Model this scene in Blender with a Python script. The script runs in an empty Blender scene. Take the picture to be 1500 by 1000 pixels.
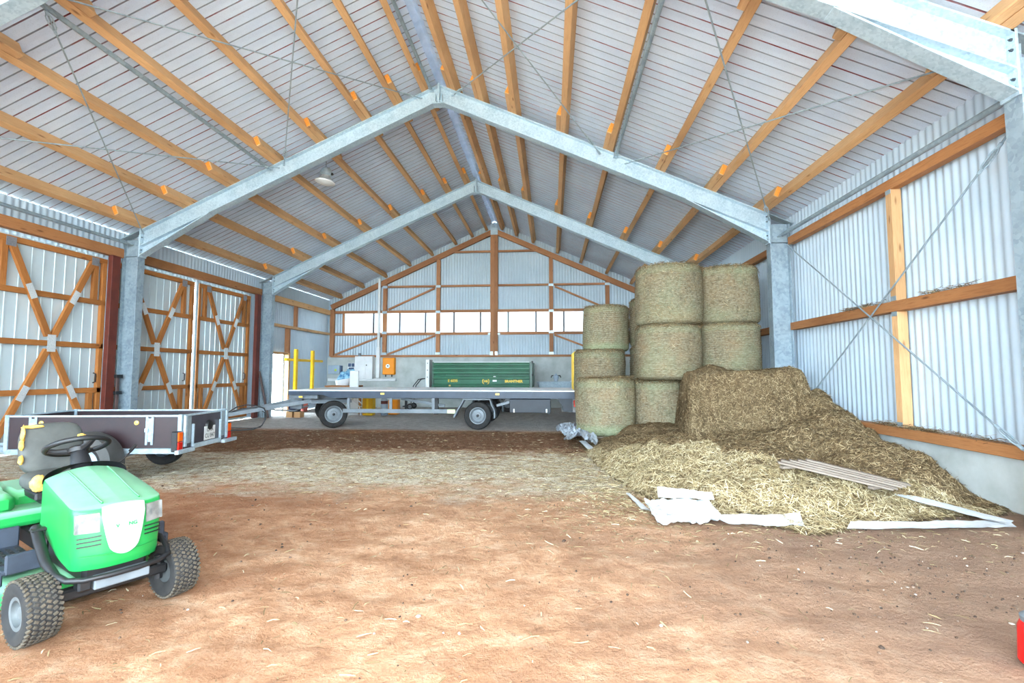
import bpy, math, random
import numpy as np
from mathutils import Vector, Matrix, noise
random.seed(7); RNG = np.random.default_rng(7)
SC = bpy.context.scene
COL = SC.collection
PI = math.pi
V = Vector

# ---------------------------------------------------------------- helpers
def s2l(c):
    out = []
    for x in c[:3]:
        x /= 255.0
        out.append(x / 12.92 if x <= 0.04045 else ((x + 0.055) / 1.055) ** 2.4)
    return (out[0], out[1], out[2], 1.0)

def frame_from(d, up=(0, 0, 1)):
    x = V(d).normalized(); u = V(up)
    if abs(x.dot(u.normalized())) > 0.999: u = V((0, 1, 0)) if abs(x.y) < 0.9 else V((1, 0, 0))
    y = u.cross(x).normalized(); z = x.cross(y).normalized()
    return Matrix((x, y, z)).transposed()          # columns x,y,z

class MB:
    def __init__(s): s.v = []; s.f = []; s.m = []
    def add(s, vs, fs, mi=0):
        o = len(s.v); s.v += [tuple(p) for p in vs]
        s.f += [tuple(i + o for i in f) for f in fs]; s.m += [mi] * len(fs)
        return s
    def box(s, c, size, b=0.0, R=None, mi=0):
        c = V(c); hx, hy, hz = (max(q, 1e-4) / 2 for q in size)
        b = min(b, hx * .9, hy * .9, hz * .9)
        vs = []; idx = {}
        for sx in (-1, 1):
            for sy in (-1, 1):
                for sz in (-1, 1):
                    if b <= 0:
                        idx[(sx, sy, sz)] = len(vs); vs.append(V((sx * hx, sy * hy, sz * hz)))
                    else:
                        for a in range(3):
                            p = [sx * (hx - b), sy * (hy - b), sz * (hz - b)]
                            p[a] = (sx * hx, sy * hy, sz * hz)[a]
                            idx[(sx, sy, sz, a)] = len(vs); vs.append(V(p))
        fs = []
        S = (-1, 1)
        if b <= 0:
            g = lambda x, y, z: idx[(x, y, z)]
            fs = [(g(-1,-1,-1), g(-1,-1,1), g(-1,1,1), g(-1,1,-1)), (g(1,-1,-1), g(1,1,-1), g(1,1,1), g(1,-1,1)),
                  (g(-1,-1,-1), g(1,-1,-1), g(1,-1,1), g(-1,-1,1)), (g(-1,1,-1), g(-1,1,1), g(1,1,1), g(1,1,-1)),
                  (g(-1,-1,-1), g(-1,1,-1), g(1,1,-1), g(1,-1,-1)), (g(-1,-1,1), g(1,-1,1), g(1,1,1), g(-1,1,1))]
        else:
            def k(sg, a): return idx[(sg[0], sg[1], sg[2], a)]
            def mk(a, sa, b1, s1, b2, s2):
                q = [0, 0, 0]; q[a] = sa; q[b1] = s1; q[b2] = s2; return q
            for a in range(3):
                b1, b2 = (a + 1) % 3, (a + 2) % 3
                for sa in S:
                    r = [k(mk(a, sa, b1, x, b2, y), a) for x, y in ((-1,-1), (1,-1), (1,1), (-1,1))]
                    fs.append(tuple(r if sa > 0 else r[::-1]))
                for s1 in S:
                    for s2 in S:
                        q0 = mk(a, -1, b1, s1, b2, s2); q1 = mk(a, 1, b1, s1, b2, s2)
                        r = [k(q0, b1), k(q1, b1), k(q1, b2), k(q0, b2)]
                        fs.append(tuple(r if s1 * s2 < 0 else r[::-1]))
            for sx in S:
                for sy in S:
                    for sz in S:
                        r = [k((sx, sy, sz), a) for a in range(3)]
                        fs.append(tuple(r if sx * sy * sz > 0 else r[::-1]))
        if R is not None: vs = [R @ p for p in vs]
        return s.add([p + c for p in vs], fs, mi)
    def beam(s, p0, p1, w, h, up=(0, 0, 1), b=0.0, mi=0):
        p0, p1 = V(p0), V(p1); R = frame_from(p1 - p0, up)
        return s.box((p0 + p1) / 2, ((p1 - p0).length, w, h), b, R, mi)
    def tube(s, pts, r, n=8, closed=False, mi=0):
        pts = [V(p) for p in pts]; N = len(pts)
        rr = r if isinstance(r, (list, tuple)) else [r] * N
        vs = []; prev = None
        for i, p in enumerate(pts):
            if closed: t = pts[(i + 1) % N] - pts[i - 1]
            else: t = pts[min(i + 1, N - 1)] - pts[max(i - 1, 0)]
            t.normalize()
            if prev is None:
                u = V((0, 0, 1)) if abs(t.z) < 0.9 else V((1, 0, 0))
                a = (u - t * u.dot(t)).normalized()
            else: a = (prev - t * prev.dot(t)).normalized()
            prev = a; bb = t.cross(a)
            for k in range(n):
                an = 2 * PI * k / n
                vs.append(p + (a * math.cos(an) + bb * math.sin(an)) * rr[i])
        fs = []
        for i in range(N if closed else N - 1):
            j = (i + 1) % N
            for k in range(n):
                k2 = (k + 1) % n
                fs.append((i * n + k, i * n + k2, j * n + k2, j * n + k))
        if not closed:
            fs.append(tuple(range(n))[::-1]); fs.append(tuple((N - 1) * n + k for k in range(n)))
        return s.add(vs, fs, mi)
    def lathe(s, prof, n=24, M=None, mi=0, cap=True, arc=2 * PI, jitter=0):
        vs = []; full = arc >= 2 * PI - 1e-6; nn = n if full else n + 1
        for r, z in prof:
            for k in range(nn):
                an = arc * k / n
                vs.append(V((r * math.cos(an), r * math.sin(an), z)))
        fs = []
        for i in range(len(prof) - 1):
            for k in range(n):
                k2 = (k + 1) % nn
                fs.append((i * nn + k, i * nn + k2, (i + 1) * nn + k2, (i + 1) * nn + k))
        if cap and full:
            if prof[0][0] > 1e-5: fs.append(tuple(range(nn))[::-1])
            if prof[-1][0] > 1e-5: fs.append(tuple((len(prof) - 1) * nn + k for k in range(nn)))
        if M is not None: vs = [M @ p for p in vs]
        return s.add(vs, fs, mi)
    def prism(s, poly, d0, d1, M=None, mi=0):
        n = len(poly)
        vs = [V((x, y, d0)) for x, y in poly] + [V((x, y, d1)) for x, y in poly]
        fs = [tuple(range(n))[::-1], tuple(range(n, 2 * n))] + [(i, (i + 1) % n, n + (i + 1) % n, n + i) for i in range(n)]
        if M is not None: vs = [M @ p for p in vs]
        return s.add(vs, fs, mi)
    def grid(s, fn, nu, nv, mi=0, flip=False):
        vs = [fn(i / nu, j / nv) for j in range(nv + 1) for i in range(nu + 1)]
        w = nu + 1; fs = []
        for j in range(nv):
            for i in range(nu):
                q = (j * w + i, j * w + i + 1, (j + 1) * w + i + 1, (j + 1) * w + i)
                fs.append(q[::-1] if flip else q)
        return s.add(vs, fs, mi)
    def build(s, name, mats, parent=None, smooth=False, world=False, kind=None, origin=None):
        if not isinstance(mats, (list, tuple)): mats = [mats]
        off = V((0, 0, 0))
        if parent is None:
            a = np.array(s.v); off = V(origin) if origin else V(((a[:, 0].min() + a[:, 0].max()) / 2, (a[:, 1].min() + a[:, 1].max()) / 2, a[:, 2].min()))
        elif world:
            p = parent
            while p is not None: off = off + p.location; p = p.parent
        me = bpy.data.meshes.new(name)
        me.from_pydata([(x - off.x, y - off.y, z - off.z) for x, y, z in s.v], [], s.f)
        for m in mats: me.materials.append(m)
        if any(s.m): me.polygons.foreach_set('material_index', s.m)
        if smooth:
            me.polygons.foreach_set('use_smooth', [True] * len(me.polygons))
            try: me.set_sharp_from_angle(angle=math.radians(38))
            except Exception: pass
        me.update()
        o = bpy.data.objects.new(name, me); COL.objects.link(o)
        if parent is None: o.location = off
        else: o.parent = parent
        if kind: o['kind'] = kind
        return o

def tag(o, label=None, cat=None, group=None, kind=None):
    if label: o['label'] = label
    if cat: o['category'] = cat
    if group: o['group'] = group
    if kind: o['kind'] = kind
    return o
def thing(name, label, cat, loc=(0, 0, 0), rz=0.0, group=None, kind=None):
    o = bpy.data.objects.new(name, None); COL.objects.link(o)
    o.location = loc; o.rotation_euler = (0, 0, rz); o.empty_display_size = .1
    return tag(o, label, cat, group, kind)
def kids(o): return [c for c in COL.objects if c.parent == o]
def copy_tree(o, parent=None):
    c = o.copy(); COL.objects.link(c); c.parent = parent
    for ch in list(o.children): copy_tree(ch, c)
    return c
def timber(name, p0, p1, w, h, m, parent=None, up=(0, 0, 1), ends=None, b=.004):
    """a length of sawn timber, its own X along the grain"""
    p0, p1 = V(p0), V(p1); L = (p1 - p0).length
    mb = MB().box((0, 0, 0), (L, w, h), b)
    mats = [m]
    if ends:
        mats.append(ends)
        for i, f in enumerate(mb.f):
            xs = [mb.v[k][0] for k in f]
            if len(f) == 4 and (min(xs) > L / 2 - 1e-4 or max(xs) < -L / 2 + 1e-4): mb.m[i] = 1
    me = bpy.data.meshes.new(name); me.from_pydata(mb.v, [], mb.f)
    for q in mats: me.materials.append(q)
    me.polygons.foreach_set('material_index', mb.m); me.update()
    o = bpy.data.objects.new(name, me); COL.objects.link(o)
    M = frame_from(p1 - p0, up).to_4x4(); M.translation = (p0 + p1) / 2
    if parent is not None:
        o.parent = parent; M.translation = M.translation - parent.location
    o.matrix_local = M
    return o
def text(name, body, size, m, M, parent, ext=.001, align='CENTER', bold=0.0):
    cu = bpy.data.curves.new(name, 'FONT'); cu.body = body; cu.size = size; cu.extrude = ext
    cu.align_x = align; cu.align_y = 'CENTER'; cu.offset = bold; cu.resolution_u = 3
    t = bpy.data.objects.new(name + '_tmp', cu); COL.objects.link(t)
    dg = bpy.context.evaluated_depsgraph_get()
    me = bpy.data.meshes.new_from_object(t.evaluated_get(dg)); me.name = name
    COL.objects.unlink(t); bpy.data.objects.remove(t)
    me.materials.clear(); me.materials.append(m)
    me.transform(M)
    o = bpy.data.objects.new(name, me); COL.objects.link(o); o.parent = parent
    return o
def np_mesh(name, verts, quads, m, smooth=False):
    me = bpy.data.meshes.new(name)
    nv, nf = len(verts), len(quads)
    me.vertices.add(nv); me.vertices.foreach_set('co', np.asarray(verts, np.float32).ravel())
    me.loops.add(nf * 4); me.loops.foreach_set('vertex_index', np.asarray(quads, np.int32).ravel())
    me.polygons.add(nf); me.polygons.foreach_set('loop_start', np.arange(0, nf * 4, 4, dtype=np.int32))
    me.polygons.foreach_set('loop_total', np.full(nf, 4, np.int32))
    me.materials.append(m)
    me.update(calc_edges=True); me.validate()
    return me
def strands(P, N, lmin, lmax, w, lift=.35):
    """thin bent ribbons of hay/straw at points P with normals N -> verts, quads"""
    P = np.asarray(P, float); N = np.asarray(N, float); n = len(P)
    r = RNG.normal(size=(n, 3)); t = r - (r * N).sum(1, keepdims=True) * N
    t /= np.linalg.norm(t, axis=1, keepdims=True) + 1e-9
    d = t + N * RNG.uniform(-.12, lift, (n, 1)); d /= np.linalg.norm(d, axis=1, keepdims=True)
    side = np.cross(d, N + RNG.normal(scale=.5, size=(n, 3))); side /= np.linalg.norm(side, axis=1, keepdims=True) + 1e-9
    L = RNG.uniform(lmin, lmax, (n, 1)); W = RNG.uniform(w * .6, w * 1.3, (n, 1))
    bend = RNG.normal(scale=.18, size=(n, 3))
    a = P - d * L * .5 + N * .004; b = P + N * .006; c = P + (d + bend) * L * .5
    V6 = np.stack([a - side * W * .5, a + side * W * .5, b - side * W * .6, b + side * W * .6, c - side * W * .3, c + side * W * .3], 1)
    base = np.arange(n)[:, None] * 6
    q = np.concatenate([base + np.array([[0, 1, 3, 2]]), base + np.array([[2, 3, 5, 4]])], 1).reshape(-1, 4)
    return V6.reshape(-1, 3), q

# ---------------------------------------------------------------- materials
def nodes(name):
    m = bpy.data.materials.new(name); m.use_nodes = True
    nt = m.node_tree; nt.nodes.clear()
    out = nt.nodes.new('ShaderNodeOutputMaterial'); bs = nt.nodes.new('ShaderNodeBsdfPrincipled')
    nt.links.new(bs.outputs[0], out.inputs[0])
    return m, nt, bs, out
def N(nt, t, **k):
    n = nt.nodes.new(t)
    for a, v in k.items():
        if a.startswith('i_'):
            key = a[2:]
            key = int(key) if key.isdigit() else key.replace('_', ' ')
            n.inputs[key].default_value = v
        else: setattr(n, a, v)
    return n
def coord(nt, kind='Object', scale=(1, 1, 1), rot=(0, 0, 0)):
    if kind == 'World': src = N(nt, 'ShaderNodeNewGeometry').outputs['Position']
    else: src = N(nt, 'ShaderNodeTexCoord').outputs[kind]
    mp = N(nt, 'ShaderNodeMapping'); mp.inputs['Scale'].default_value = scale; mp.inputs['Rotation'].default_value = rot
    nt.links.new(src, mp.inputs[0]); return mp.outputs[0]
def noise_n(nt, vec, scale, detail=4, rough=.6, dist=0):
    n = N(nt, 'ShaderNodeTexNoise', i_Scale=scale, i_Detail=detail, i_Roughness=rough, i_Distortion=dist)
    nt.links.new(vec, n.inputs['Vector']); return n.outputs[0]
def ramp(nt, fac, stops, interp='LINEAR'):
    r = N(nt, 'ShaderNodeValToRGB'); r.color_ramp.interpolation = interp
    e = r.color_ramp.elements
    while len(e) > 1: e.remove(e[-1])
    for i, (p, c) in enumerate(stops):
        x = e[0] if i == 0 else e.new(p)
        x.position = p; x.color = c if len(c) == 4 else (*c, 1)
    nt.links.new(fac, r.inputs[0]); return r.outputs[0]
def g(v): return (v, v, v, 1)
def mixc(nt, fac, a, b, mode='MIX'):
    m = N(nt, 'ShaderNodeMix', data_type='RGBA', blend_type=mode)
    def put(s, i):
        if isinstance(s, (int, float)): m.inputs[i].default_value = s
        elif isinstance(s, (tuple, list)): m.inputs[i].default_value = s
        else: nt.links.new(s, m.inputs[i])
    put(fac, 0); put(a, 6); put(b, 7); return m.outputs[2]
def math_n(nt, op, a, b=0.0, c=0.0, clamp=False):
    m = N(nt, 'ShaderNodeMath', operation=op, use_clamp=clamp)
    for i, s in enumerate((a, b, c)):
        if isinstance(s, (int, float)): m.inputs[i].default_value = s
        else: nt.links.new(s, m.inputs[i])
    return m.outputs[0]
def bump(nt, bs, h, strength=.3, dist=.01):
    b = N(nt, 'ShaderNodeBump', i_Strength=strength, i_Distance=dist)
    nt.links.new(h, b.inputs['Height']); nt.links.new(b.outputs[0], bs.inputs['Normal'])
def mat(name, c1, c2=None, rough=.6, metal=0.0, scale=6, detail=5, lo=.35, hi=.65, kind='Object', stretch=(1, 1, 1), bmp=0, bdist=.004, spec=.5, coat=0):
    m, nt, bs, out = nodes(name)
    bs.inputs['Roughness'].default_value = rough; bs.inputs['Metallic'].default_value = metal
    bs.inputs['Specular IOR Level'].default_value = spec; bs.inputs['Coat Weight'].default_value = coat
    if c2 is None: c2 = tuple(x * .86 for x in c1)
    f = noise_n(nt, coord(nt, kind, stretch), scale, detail)
    nt.links.new(ramp(nt, f, [(lo, s2l(c1)), (hi, s2l(c2))]), bs.inputs['Base Color'])
    if bmp: bump(nt, bs, f, bmp, bdist)
    return m
def wood(name, c1, c2, dark, rough=.7, kn=1.0, grey=None):
    m, nt, bs, out = nodes(name)
    tc = N(nt, 'ShaderNodeTexCoord').outputs['Object']
    oi = N(nt, 'ShaderNodeObjectInfo').outputs['Random']
    ad = N(nt, 'ShaderNodeVectorMath', operation='ADD'); nt.links.new(tc, ad.inputs[0])
    cb = N(nt, 'ShaderNodeCombineXYZ'); r50 = math_n(nt, 'MULTIPLY', oi, 37.0)
    nt.links.new(r50, cb.inputs[0]); nt.links.new(r50, cb.inputs[1]); nt.links.new(cb.outputs[0], ad.inputs[1])
    mp = N(nt, 'ShaderNodeMapping'); mp.inputs['Scale'].default_value = (.6, 9, 9); nt.links.new(ad.outputs[0], mp.inputs[0])
    f = noise_n(nt, mp.outputs[0], 4.5, 6, .65, .6)
    base = ramp(nt, f, [(.3, s2l(c2)), (.5, s2l(c1)), (.72, s2l(c2))])
    mk = N(nt, 'ShaderNodeMapping'); mk.inputs['Scale'].default_value = (1.6, 6, 6); nt.links.new(ad.outputs[0], mk.inputs[0])
    vo = N(nt, 'ShaderNodeTexVoronoi', i_Scale=1.25); nt.links.new(mk.outputs[0], vo.inputs['Vector'])
    kf = ramp(nt, vo.outputs['Distance'], [(.05, g(.9 * kn)), (.16, g(0))])
    col = mixc(nt, kf, base, s2l(dark))
    big = noise_n(nt, ad.outputs[0], .7, 3)
    col = mixc(nt, ramp(nt, big, [(.4, g(0)), (.75, g(.45))]), col, s2l(grey or dark))
    tone = math_n(nt, 'MULTIPLY_ADD', oi, .24, .88)
    hsv = N(nt, 'ShaderNodeHueSaturation'); nt.links.new(tone, hsv.inputs['Value']); nt.links.new(col, hsv.inputs['Color'])
    nt.links.new(hsv.outputs[0], bs.inputs['Base Color'])
    bs.inputs['Roughness'].default_value = rough; bs.inputs['Specular IOR Level'].default_value = .3
    bump(nt, bs, f, .25, .002)
    return m
def galv(name, c1, c2, rough=.42, metal=.75, sc=22):
    m, nt, bs, out = nodes(name)
    v = coord(nt, 'Object')
    vo = N(nt, 'ShaderNodeTexVoronoi', i_Scale=sc); nt.links.new(v, vo.inputs['Vector'])
    bw = N(nt, 'ShaderNodeRGBToBW'); nt.links.new(vo.outputs['Color'], bw.inputs[0])
    nz = noise_n(nt, v, 3.0, 5)
    f = math_n(nt, 'ADD', math_n(nt, 'MULTIPLY', bw.outputs[0], .35), math_n(nt, 'MULTIPLY', nz, .65))
    nt.links.new(ramp(nt, f, [(.3, s2l(c2)), (.62, s2l(c1))]), bs.inputs['Base Color'])
    nt.links.new(ramp(nt, bw.outputs[0], [(0, g(rough - .08)), (1, g(rough + .14))]), bs.inputs['Roughness'])
    bs.inputs['Metallic'].default_value = metal
    return m

GALV = galv('galvanised_steel', (156, 172, 181), (126, 143, 154), .42, .3)
GALV2 = galv('galvanised_bright', (190, 208, 218), (158, 180, 194), .4, .35, 40)
STEELD = mat('dark_rubber_hose', (28, 30, 33), (45, 47, 50), .55)
WOOD_P = wood('purlin_timber', (216, 172, 124), (196, 150, 102), (140, 96, 60))
WOOD_D = wood('door_frame_timber', (178, 116, 60), (152, 92, 42), (98, 54, 26))
WOOD_R = wood('gable_timber', (176, 124, 86), (152, 100, 68), (104, 64, 42))
WOOD_S = wood('wall_rail_timber', (180, 124, 78), (152, 98, 58), (100, 60, 34))
WOOD_G = wood('weathered_board', (142, 130, 118), (112, 100, 90), (76, 66, 58), .85, .4)
ENDG = mat('cut_end_grain', (232, 150, 52), (205, 120, 36), .75, scale=40)
WHITE_P = mat('white_paint', (232, 234, 234), (218, 221, 222), .45, scale=3)
GREY_P = mat('grey_paint', (122, 130, 136), (104, 112, 118), .5, scale=5)
BLACK = mat('black_plastic', (20, 21, 23), (30, 31, 34), .48, scale=12)
RUBBER = mat('tyre_rubber', (28, 29, 31), (44, 42, 40), .85, scale=14, bmp=.2)
TREADM = mat('dusty_tread_rubber', (54, 51, 46), (88, 78, 64), .9, scale=25, bmp=.2)
CONC = mat('concrete', (194, 200, 198), (164, 170, 166), .9, scale=2.2, detail=9, lo=.3, hi=.7, kind='World', bmp=.25)
YELLOW = mat('yellow_paint', (238, 196, 24), (222, 176, 16), .4, scale=4)
ORANGE = mat('orange_enamel', (246, 152, 10), (236, 140, 6), .4, scale=2)
REDP = mat('red_oxide_paint', (104, 44, 31), (86, 36, 25), .6, scale=4)
REFL_A = mat('amber_reflector', (250, 214, 110), (240, 190, 70), .25, scale=60)
REFL_R = mat('red_lens', (214, 40, 24), (170, 20, 16), .2, scale=60)
SKY_STRENGTH, FLASH, EXPOSURE, SUN = 20.0, 620.0, 0.25, 40.0
RED_AT = .15
# ---------------------------------------------------------------- shell materials
def roof_mat():
    m, nt, bs, out = nodes('fleece_backed_roof_sheet')
    pos = N(nt, 'ShaderNodeNewGeometry').outputs['Position']
    f = noise_n(nt, pos, 1.3, 6, .65)
    col = ramp(nt, f, [(.3, s2l((212, 226, 243))), (.7, s2l((194, 209, 229)))])
    sp = noise_n(nt, pos, 90, 2, .5)
    col = mixc(nt, ramp(nt, sp, [(.58, g(0)), (.72, g(.35))]), col, s2l((150, 156, 164)))
    nt.links.new(col, bs.inputs['Base Color']); bs.inputs['Roughness'].default_value = .7
    bs.inputs['Specular IOR Level'].default_value = .35
    return m
ROOF = roof_mat()
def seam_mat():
    m, nt, bs, out = nodes('bare_roof_rib')          # shade inside the ribs painted as darker grey; red primer shows in places
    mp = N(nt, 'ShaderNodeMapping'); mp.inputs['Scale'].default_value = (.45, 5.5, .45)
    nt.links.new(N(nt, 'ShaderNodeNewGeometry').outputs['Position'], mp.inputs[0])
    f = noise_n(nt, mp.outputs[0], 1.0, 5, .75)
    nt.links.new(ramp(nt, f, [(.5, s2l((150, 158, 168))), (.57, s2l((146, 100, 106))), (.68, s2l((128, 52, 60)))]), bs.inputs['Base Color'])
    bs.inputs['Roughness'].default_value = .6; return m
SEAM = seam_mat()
def sheet_mat(name, c1, c2, rough=.38, metal=.15):
    m, nt, bs, out = nodes(name)
    pos = N(nt, 'ShaderNodeNewGeometry').outputs['Position']
    f = noise_n(nt, pos, .8, 5, .6)
    col = ramp(nt, f, [(.3, s2l(c1)), (.7, s2l(c2))])
    d = noise_n(nt, pos, 7.0, 6, .75)
    col = mixc(nt, ramp(nt, d, [(.62, g(0)), (.78, g(.3))]), col, s2l((150, 148, 142)))
    nt.links.new(col, bs.inputs['Base Color']); bs.inputs['Roughness'].default_value = rough; bs.inputs['Metallic'].default_value = metal
    return m
SHEET = sheet_mat('corrugated_wall_sheet', (204, 220, 232), (186, 205, 220))
SHEETG = sheet_mat('gable_wall_sheet', (190, 205, 215), (172, 190, 202), .5, .1)
DOORP = sheet_mat('door_sheet', (206, 219, 223), (188, 204, 210), .33, .15)
def floor_mat():
    m, nt, bs, out = nodes('red_sand_floor')
    pos = N(nt, 'ShaderNodeNewGeometry').outputs['Position']
    sx = N(nt, 'ShaderNodeSeparateXYZ'); nt.links.new(pos, sx.inputs[0])
    X, Y = sx.outputs['X'], sx.outputs['Y']
    mp = N(nt, 'ShaderNodeMapping'); mp.inputs['Scale'].default_value = (.85, 1.15, 1); mp.inputs['Rotation'].default_value = (0, 0, .25)
    nt.links.new(pos, mp.inputs[0]); sv = mp.outputs[0]
    n1 = noise_n(nt, sv, 1.1, 7, .68, .4); n2 = noise_n(nt, sv, 5.5, 9, .78, .3); n3 = noise_n(nt, pos, 26, 6, .7); n4 = noise_n(nt, pos, 120, 3, .6)
    sand = ramp(nt, n2, [(.28, s2l((146, 106, 80))), (.48, s2l((204, 156, 120))), (.72, s2l((234, 200, 168)))])
    sand = mixc(nt, ramp(nt, n1, [(.44, g(0)), (.62, g(.65))]), sand, s2l((158, 112, 80)))
    rx = math_n(nt, 'ADD', math_n(nt, 'MULTIPLY', X, -.22), math_n(nt, 'MULTIPLY', n1, 1.2))
    sand = mixc(nt, ramp(nt, math_n(nt, 'MULTIPLY', rx, .5), [(.22, g(0)), (.5, g(.6))]), sand, s2l((150, 92, 58)))
    # grey trodden patch toward the hay corner of the floor
    gx = math_n(nt, 'ADD', math_n(nt, 'MULTIPLY', X, .32), math_n(nt, 'MULTIPLY', n1, 1.1))
    sand = mixc(nt, ramp(nt, gx, [(1.35, g(0)), (2.2, g(.75))]) if False else ramp(nt, math_n(nt, 'MULTIPLY', gx, .4), [(.5, g(0)), (.85, g(.7))]), sand, s2l((152, 128, 112)))
    # bleached chaff band across the middle
    by = math_n(nt, 'ADD', Y, math_n(nt, 'MULTIPLY_ADD', n1, 3.2, -1.6))
    chaff = ramp(nt, math_n(nt, 'MULTIPLY', by, .05), [(.265, g(0)), (.32, g(.95)), (.41, g(.95)), (.435, g(0))])
    chc = ramp(nt, n2, [(.3, s2l((140, 112, 84))), (.46, s2l((218, 206, 180))), (.62, s2l((238, 232, 216)))])
    gate = ramp(nt, n2, [(.36, g(.25)), (.5, g(1))])
    speck = noise_n(nt, mp.outputs[0], 16, 8, .8)
    chc = mixc(nt, ramp(nt, speck, [(.52, g(0)), (.62, g(.8))]), chc, s2l((120, 92, 68)))
    col = mixc(nt, math_n(nt, 'MULTIPLY', chaff, gate), sand, chc)
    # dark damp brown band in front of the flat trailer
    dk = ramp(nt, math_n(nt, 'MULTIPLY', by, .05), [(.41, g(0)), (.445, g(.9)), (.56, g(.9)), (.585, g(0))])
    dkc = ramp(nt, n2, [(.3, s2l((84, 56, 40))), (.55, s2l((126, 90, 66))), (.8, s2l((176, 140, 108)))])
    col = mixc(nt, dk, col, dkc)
    # grey dusty floor beneath and behind the trailer
    bk = ramp(nt, math_n(nt, 'MULTIPLY', Y, .05), [(.575, g(0)), (.60, g(1))])
    col = mixc(nt, bk, col, ramp(nt, n2, [(.3, s2l((158, 148, 140))), (.7, s2l((222, 216, 210)))]))
    grit = noise_n(nt, pos, 60, 5, .75)
    col = mixc(nt, ramp(nt, n3, [(.58, g(0)), (.72, g(.55))]), col, s2l((112, 82, 62)))
    col = mixc(nt, ramp(nt, grit, [(.28, g(.4)), (.42, g(0))]), col, s2l((96, 72, 56)))
    col = mixc(nt, ramp(nt, n4, [(.62, g(0)), (.75, g(.35))]), col, s2l((226, 208, 180)))
    nt.links.new(col, bs.inputs['Base Color']); bs.inputs['Roughness'].default_value = .95; bs.inputs['Specular IOR Level'].default_value = .15
    h = math_n(nt, 'ADD', math_n(nt, 'ADD', math_n(nt, 'MULTIPLY', n2, .6), math_n(nt, 'MULTIPLY', n3, .7)), math_n(nt, 'MULTIPLY', grit, .35))
    bump(nt, bs, h, 1.0, .05)
    return m
FLOOR = floor_mat()

# ---------------------------------------------------------------- dimensions (metres; ridge runs along +Y at X = 0)
YF = [-5.469, 4.531, 9.531, 14.531, 19.531]  # first entry adds an unseen front bay to cut daylight near the camera
SL = .449
def zr(x): return 7.485 - SL * abs(x)          # top of the rafters
def zroof(x): return zr(x) + .226             # underside of the sheets
XW, XC = 7.12, 6.61

# ---------------------------------------------------------------- floor, ground, roof, walls
def floor_z(x, y):
    p = V((x * .9, y * 1.6, 0))
    return .014 * noise.noise(p) + .013 * noise.noise(p * 3.1) + .010 * noise.noise(p * 7.7)
def build_floor():
    xs = np.arange(-7.1, 7.1001, .075); ys = np.concatenate([np.arange(-5.6, .5, .25), np.arange(.5, 9, .06), np.arange(9, 19.61, .12)])
    vs = [(x, y, floor_z(x, y) - .016) for y in ys for x in xs]
    w = len(xs)
    q = [(j * w + i, j * w + i + 1, (j + 1) * w + i + 1, (j + 1) * w + i) for j in range(len(ys) - 1) for i in range(w - 1)]
    me = np_mesh('floor', vs, q, FLOOR); me.polygons.foreach_set('use_smooth', [True] * len(q))
    o = bpy.data.objects.new('floor', me); COL.objects.link(o)
    return tag(o, 'reddish sandy earth floor of the barn strewn with chaff', 'floor', kind='structure')
build_floor()
GROUND = mat('outside_ground', (196, 190, 176), (170, 164, 146), .95, scale=.6, kind='World')
mb = MB()
for x0, x1, y0, y1 in ((-70, -7.1, -60, 80), (7.1, 70, -60, 80), (-7.1, 7.1, -60, -5.55), (-7.1, 7.1, 19.6, 80)):
    mb.add([(x0, y0, -.03), (x1, y0, -.03), (x1, y1, -.03), (x0, y1, -.03)], [(0, 1, 2, 3)])
tag(mb.build('ground', GROUND, kind='structure'), 'pale ground outside the barn beyond the side doorway', 'ground')

def roof_slope(name, s, label):
    prof = [(0, 0), (.085, .003), (.150, 0), (.153, .032), (.167, .032), (.1705, 0)]     # ribs rise away from the barn
    pts = []; y = YF[0] - .35
    while y < 19.95:
        pts += [(y + a, b) for a, b in prof]; y += .172
    cx, sx = 1 / math.sqrt(1 + SL * SL), SL / math.sqrt(1 + SL * SL)
    vs = []
    xs = (.10, 7.34)
    for x in xs:
        for yy, h in pts: vs.append((s * (x + sx * h), yy, zroof(x) + cx * h))
    n = len(pts)
    fs = [(i, i + 1, n + i + 1, n + i) for i in range(n - 1)]
    mb = MB().add(vs, fs)
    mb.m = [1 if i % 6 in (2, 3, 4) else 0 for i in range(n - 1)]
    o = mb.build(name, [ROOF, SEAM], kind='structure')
    return tag(o, label, 'roof')
roof_slope('roof', 1, 'ribbed pale metal roof slope over the hay bales')
roof_slope('roof', -1, 'ribbed pale metal roof slope over the wooden doors')
# translucent wavy ridge cap
RIDGE = mat('ridge_cap_sheet', (176, 190, 206), (150, 166, 184), .6, scale=5)
def ridge_fn(u, v):
    x = -.2 + .4 * u; y = -5.7 + 25.6 * v
    return (x, y, zroof(x) + .0385 + .004 * math.sin(y * 30.35) * (1 - abs(x) * 2))
o = MB().grid(ridge_fn, 6, 1024).build('trim_1', RIDGE, smooth=True, kind='structure')
tag(o, 'pale wavy ridge cap strip running along the roof peak', 'ridge cap')

def corr_panel(mb, a, b, z0f, z1f, axis='Y', at=0.0, per=.117, amp=.011, mi=0, sgn=1):
    n = max(8, int((b - a) / per * 8)); vs = []; fs = []
    for i in range(n + 1):
        t = a + (b - a) * i / n; d = at + sgn * amp * math.sin(2 * PI * t / per)
        for zf in (z0f, z1f):
            z = zf(t) if callable(zf) else zf
            vs.append((d, t, z) if axis == 'Y' else (t, d, z))
    for i in range(n): fs.append((2 * i, 2 * i + 2, 2 * i + 3, 2 * i + 1))
    mb.add(vs, fs, mi)
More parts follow.
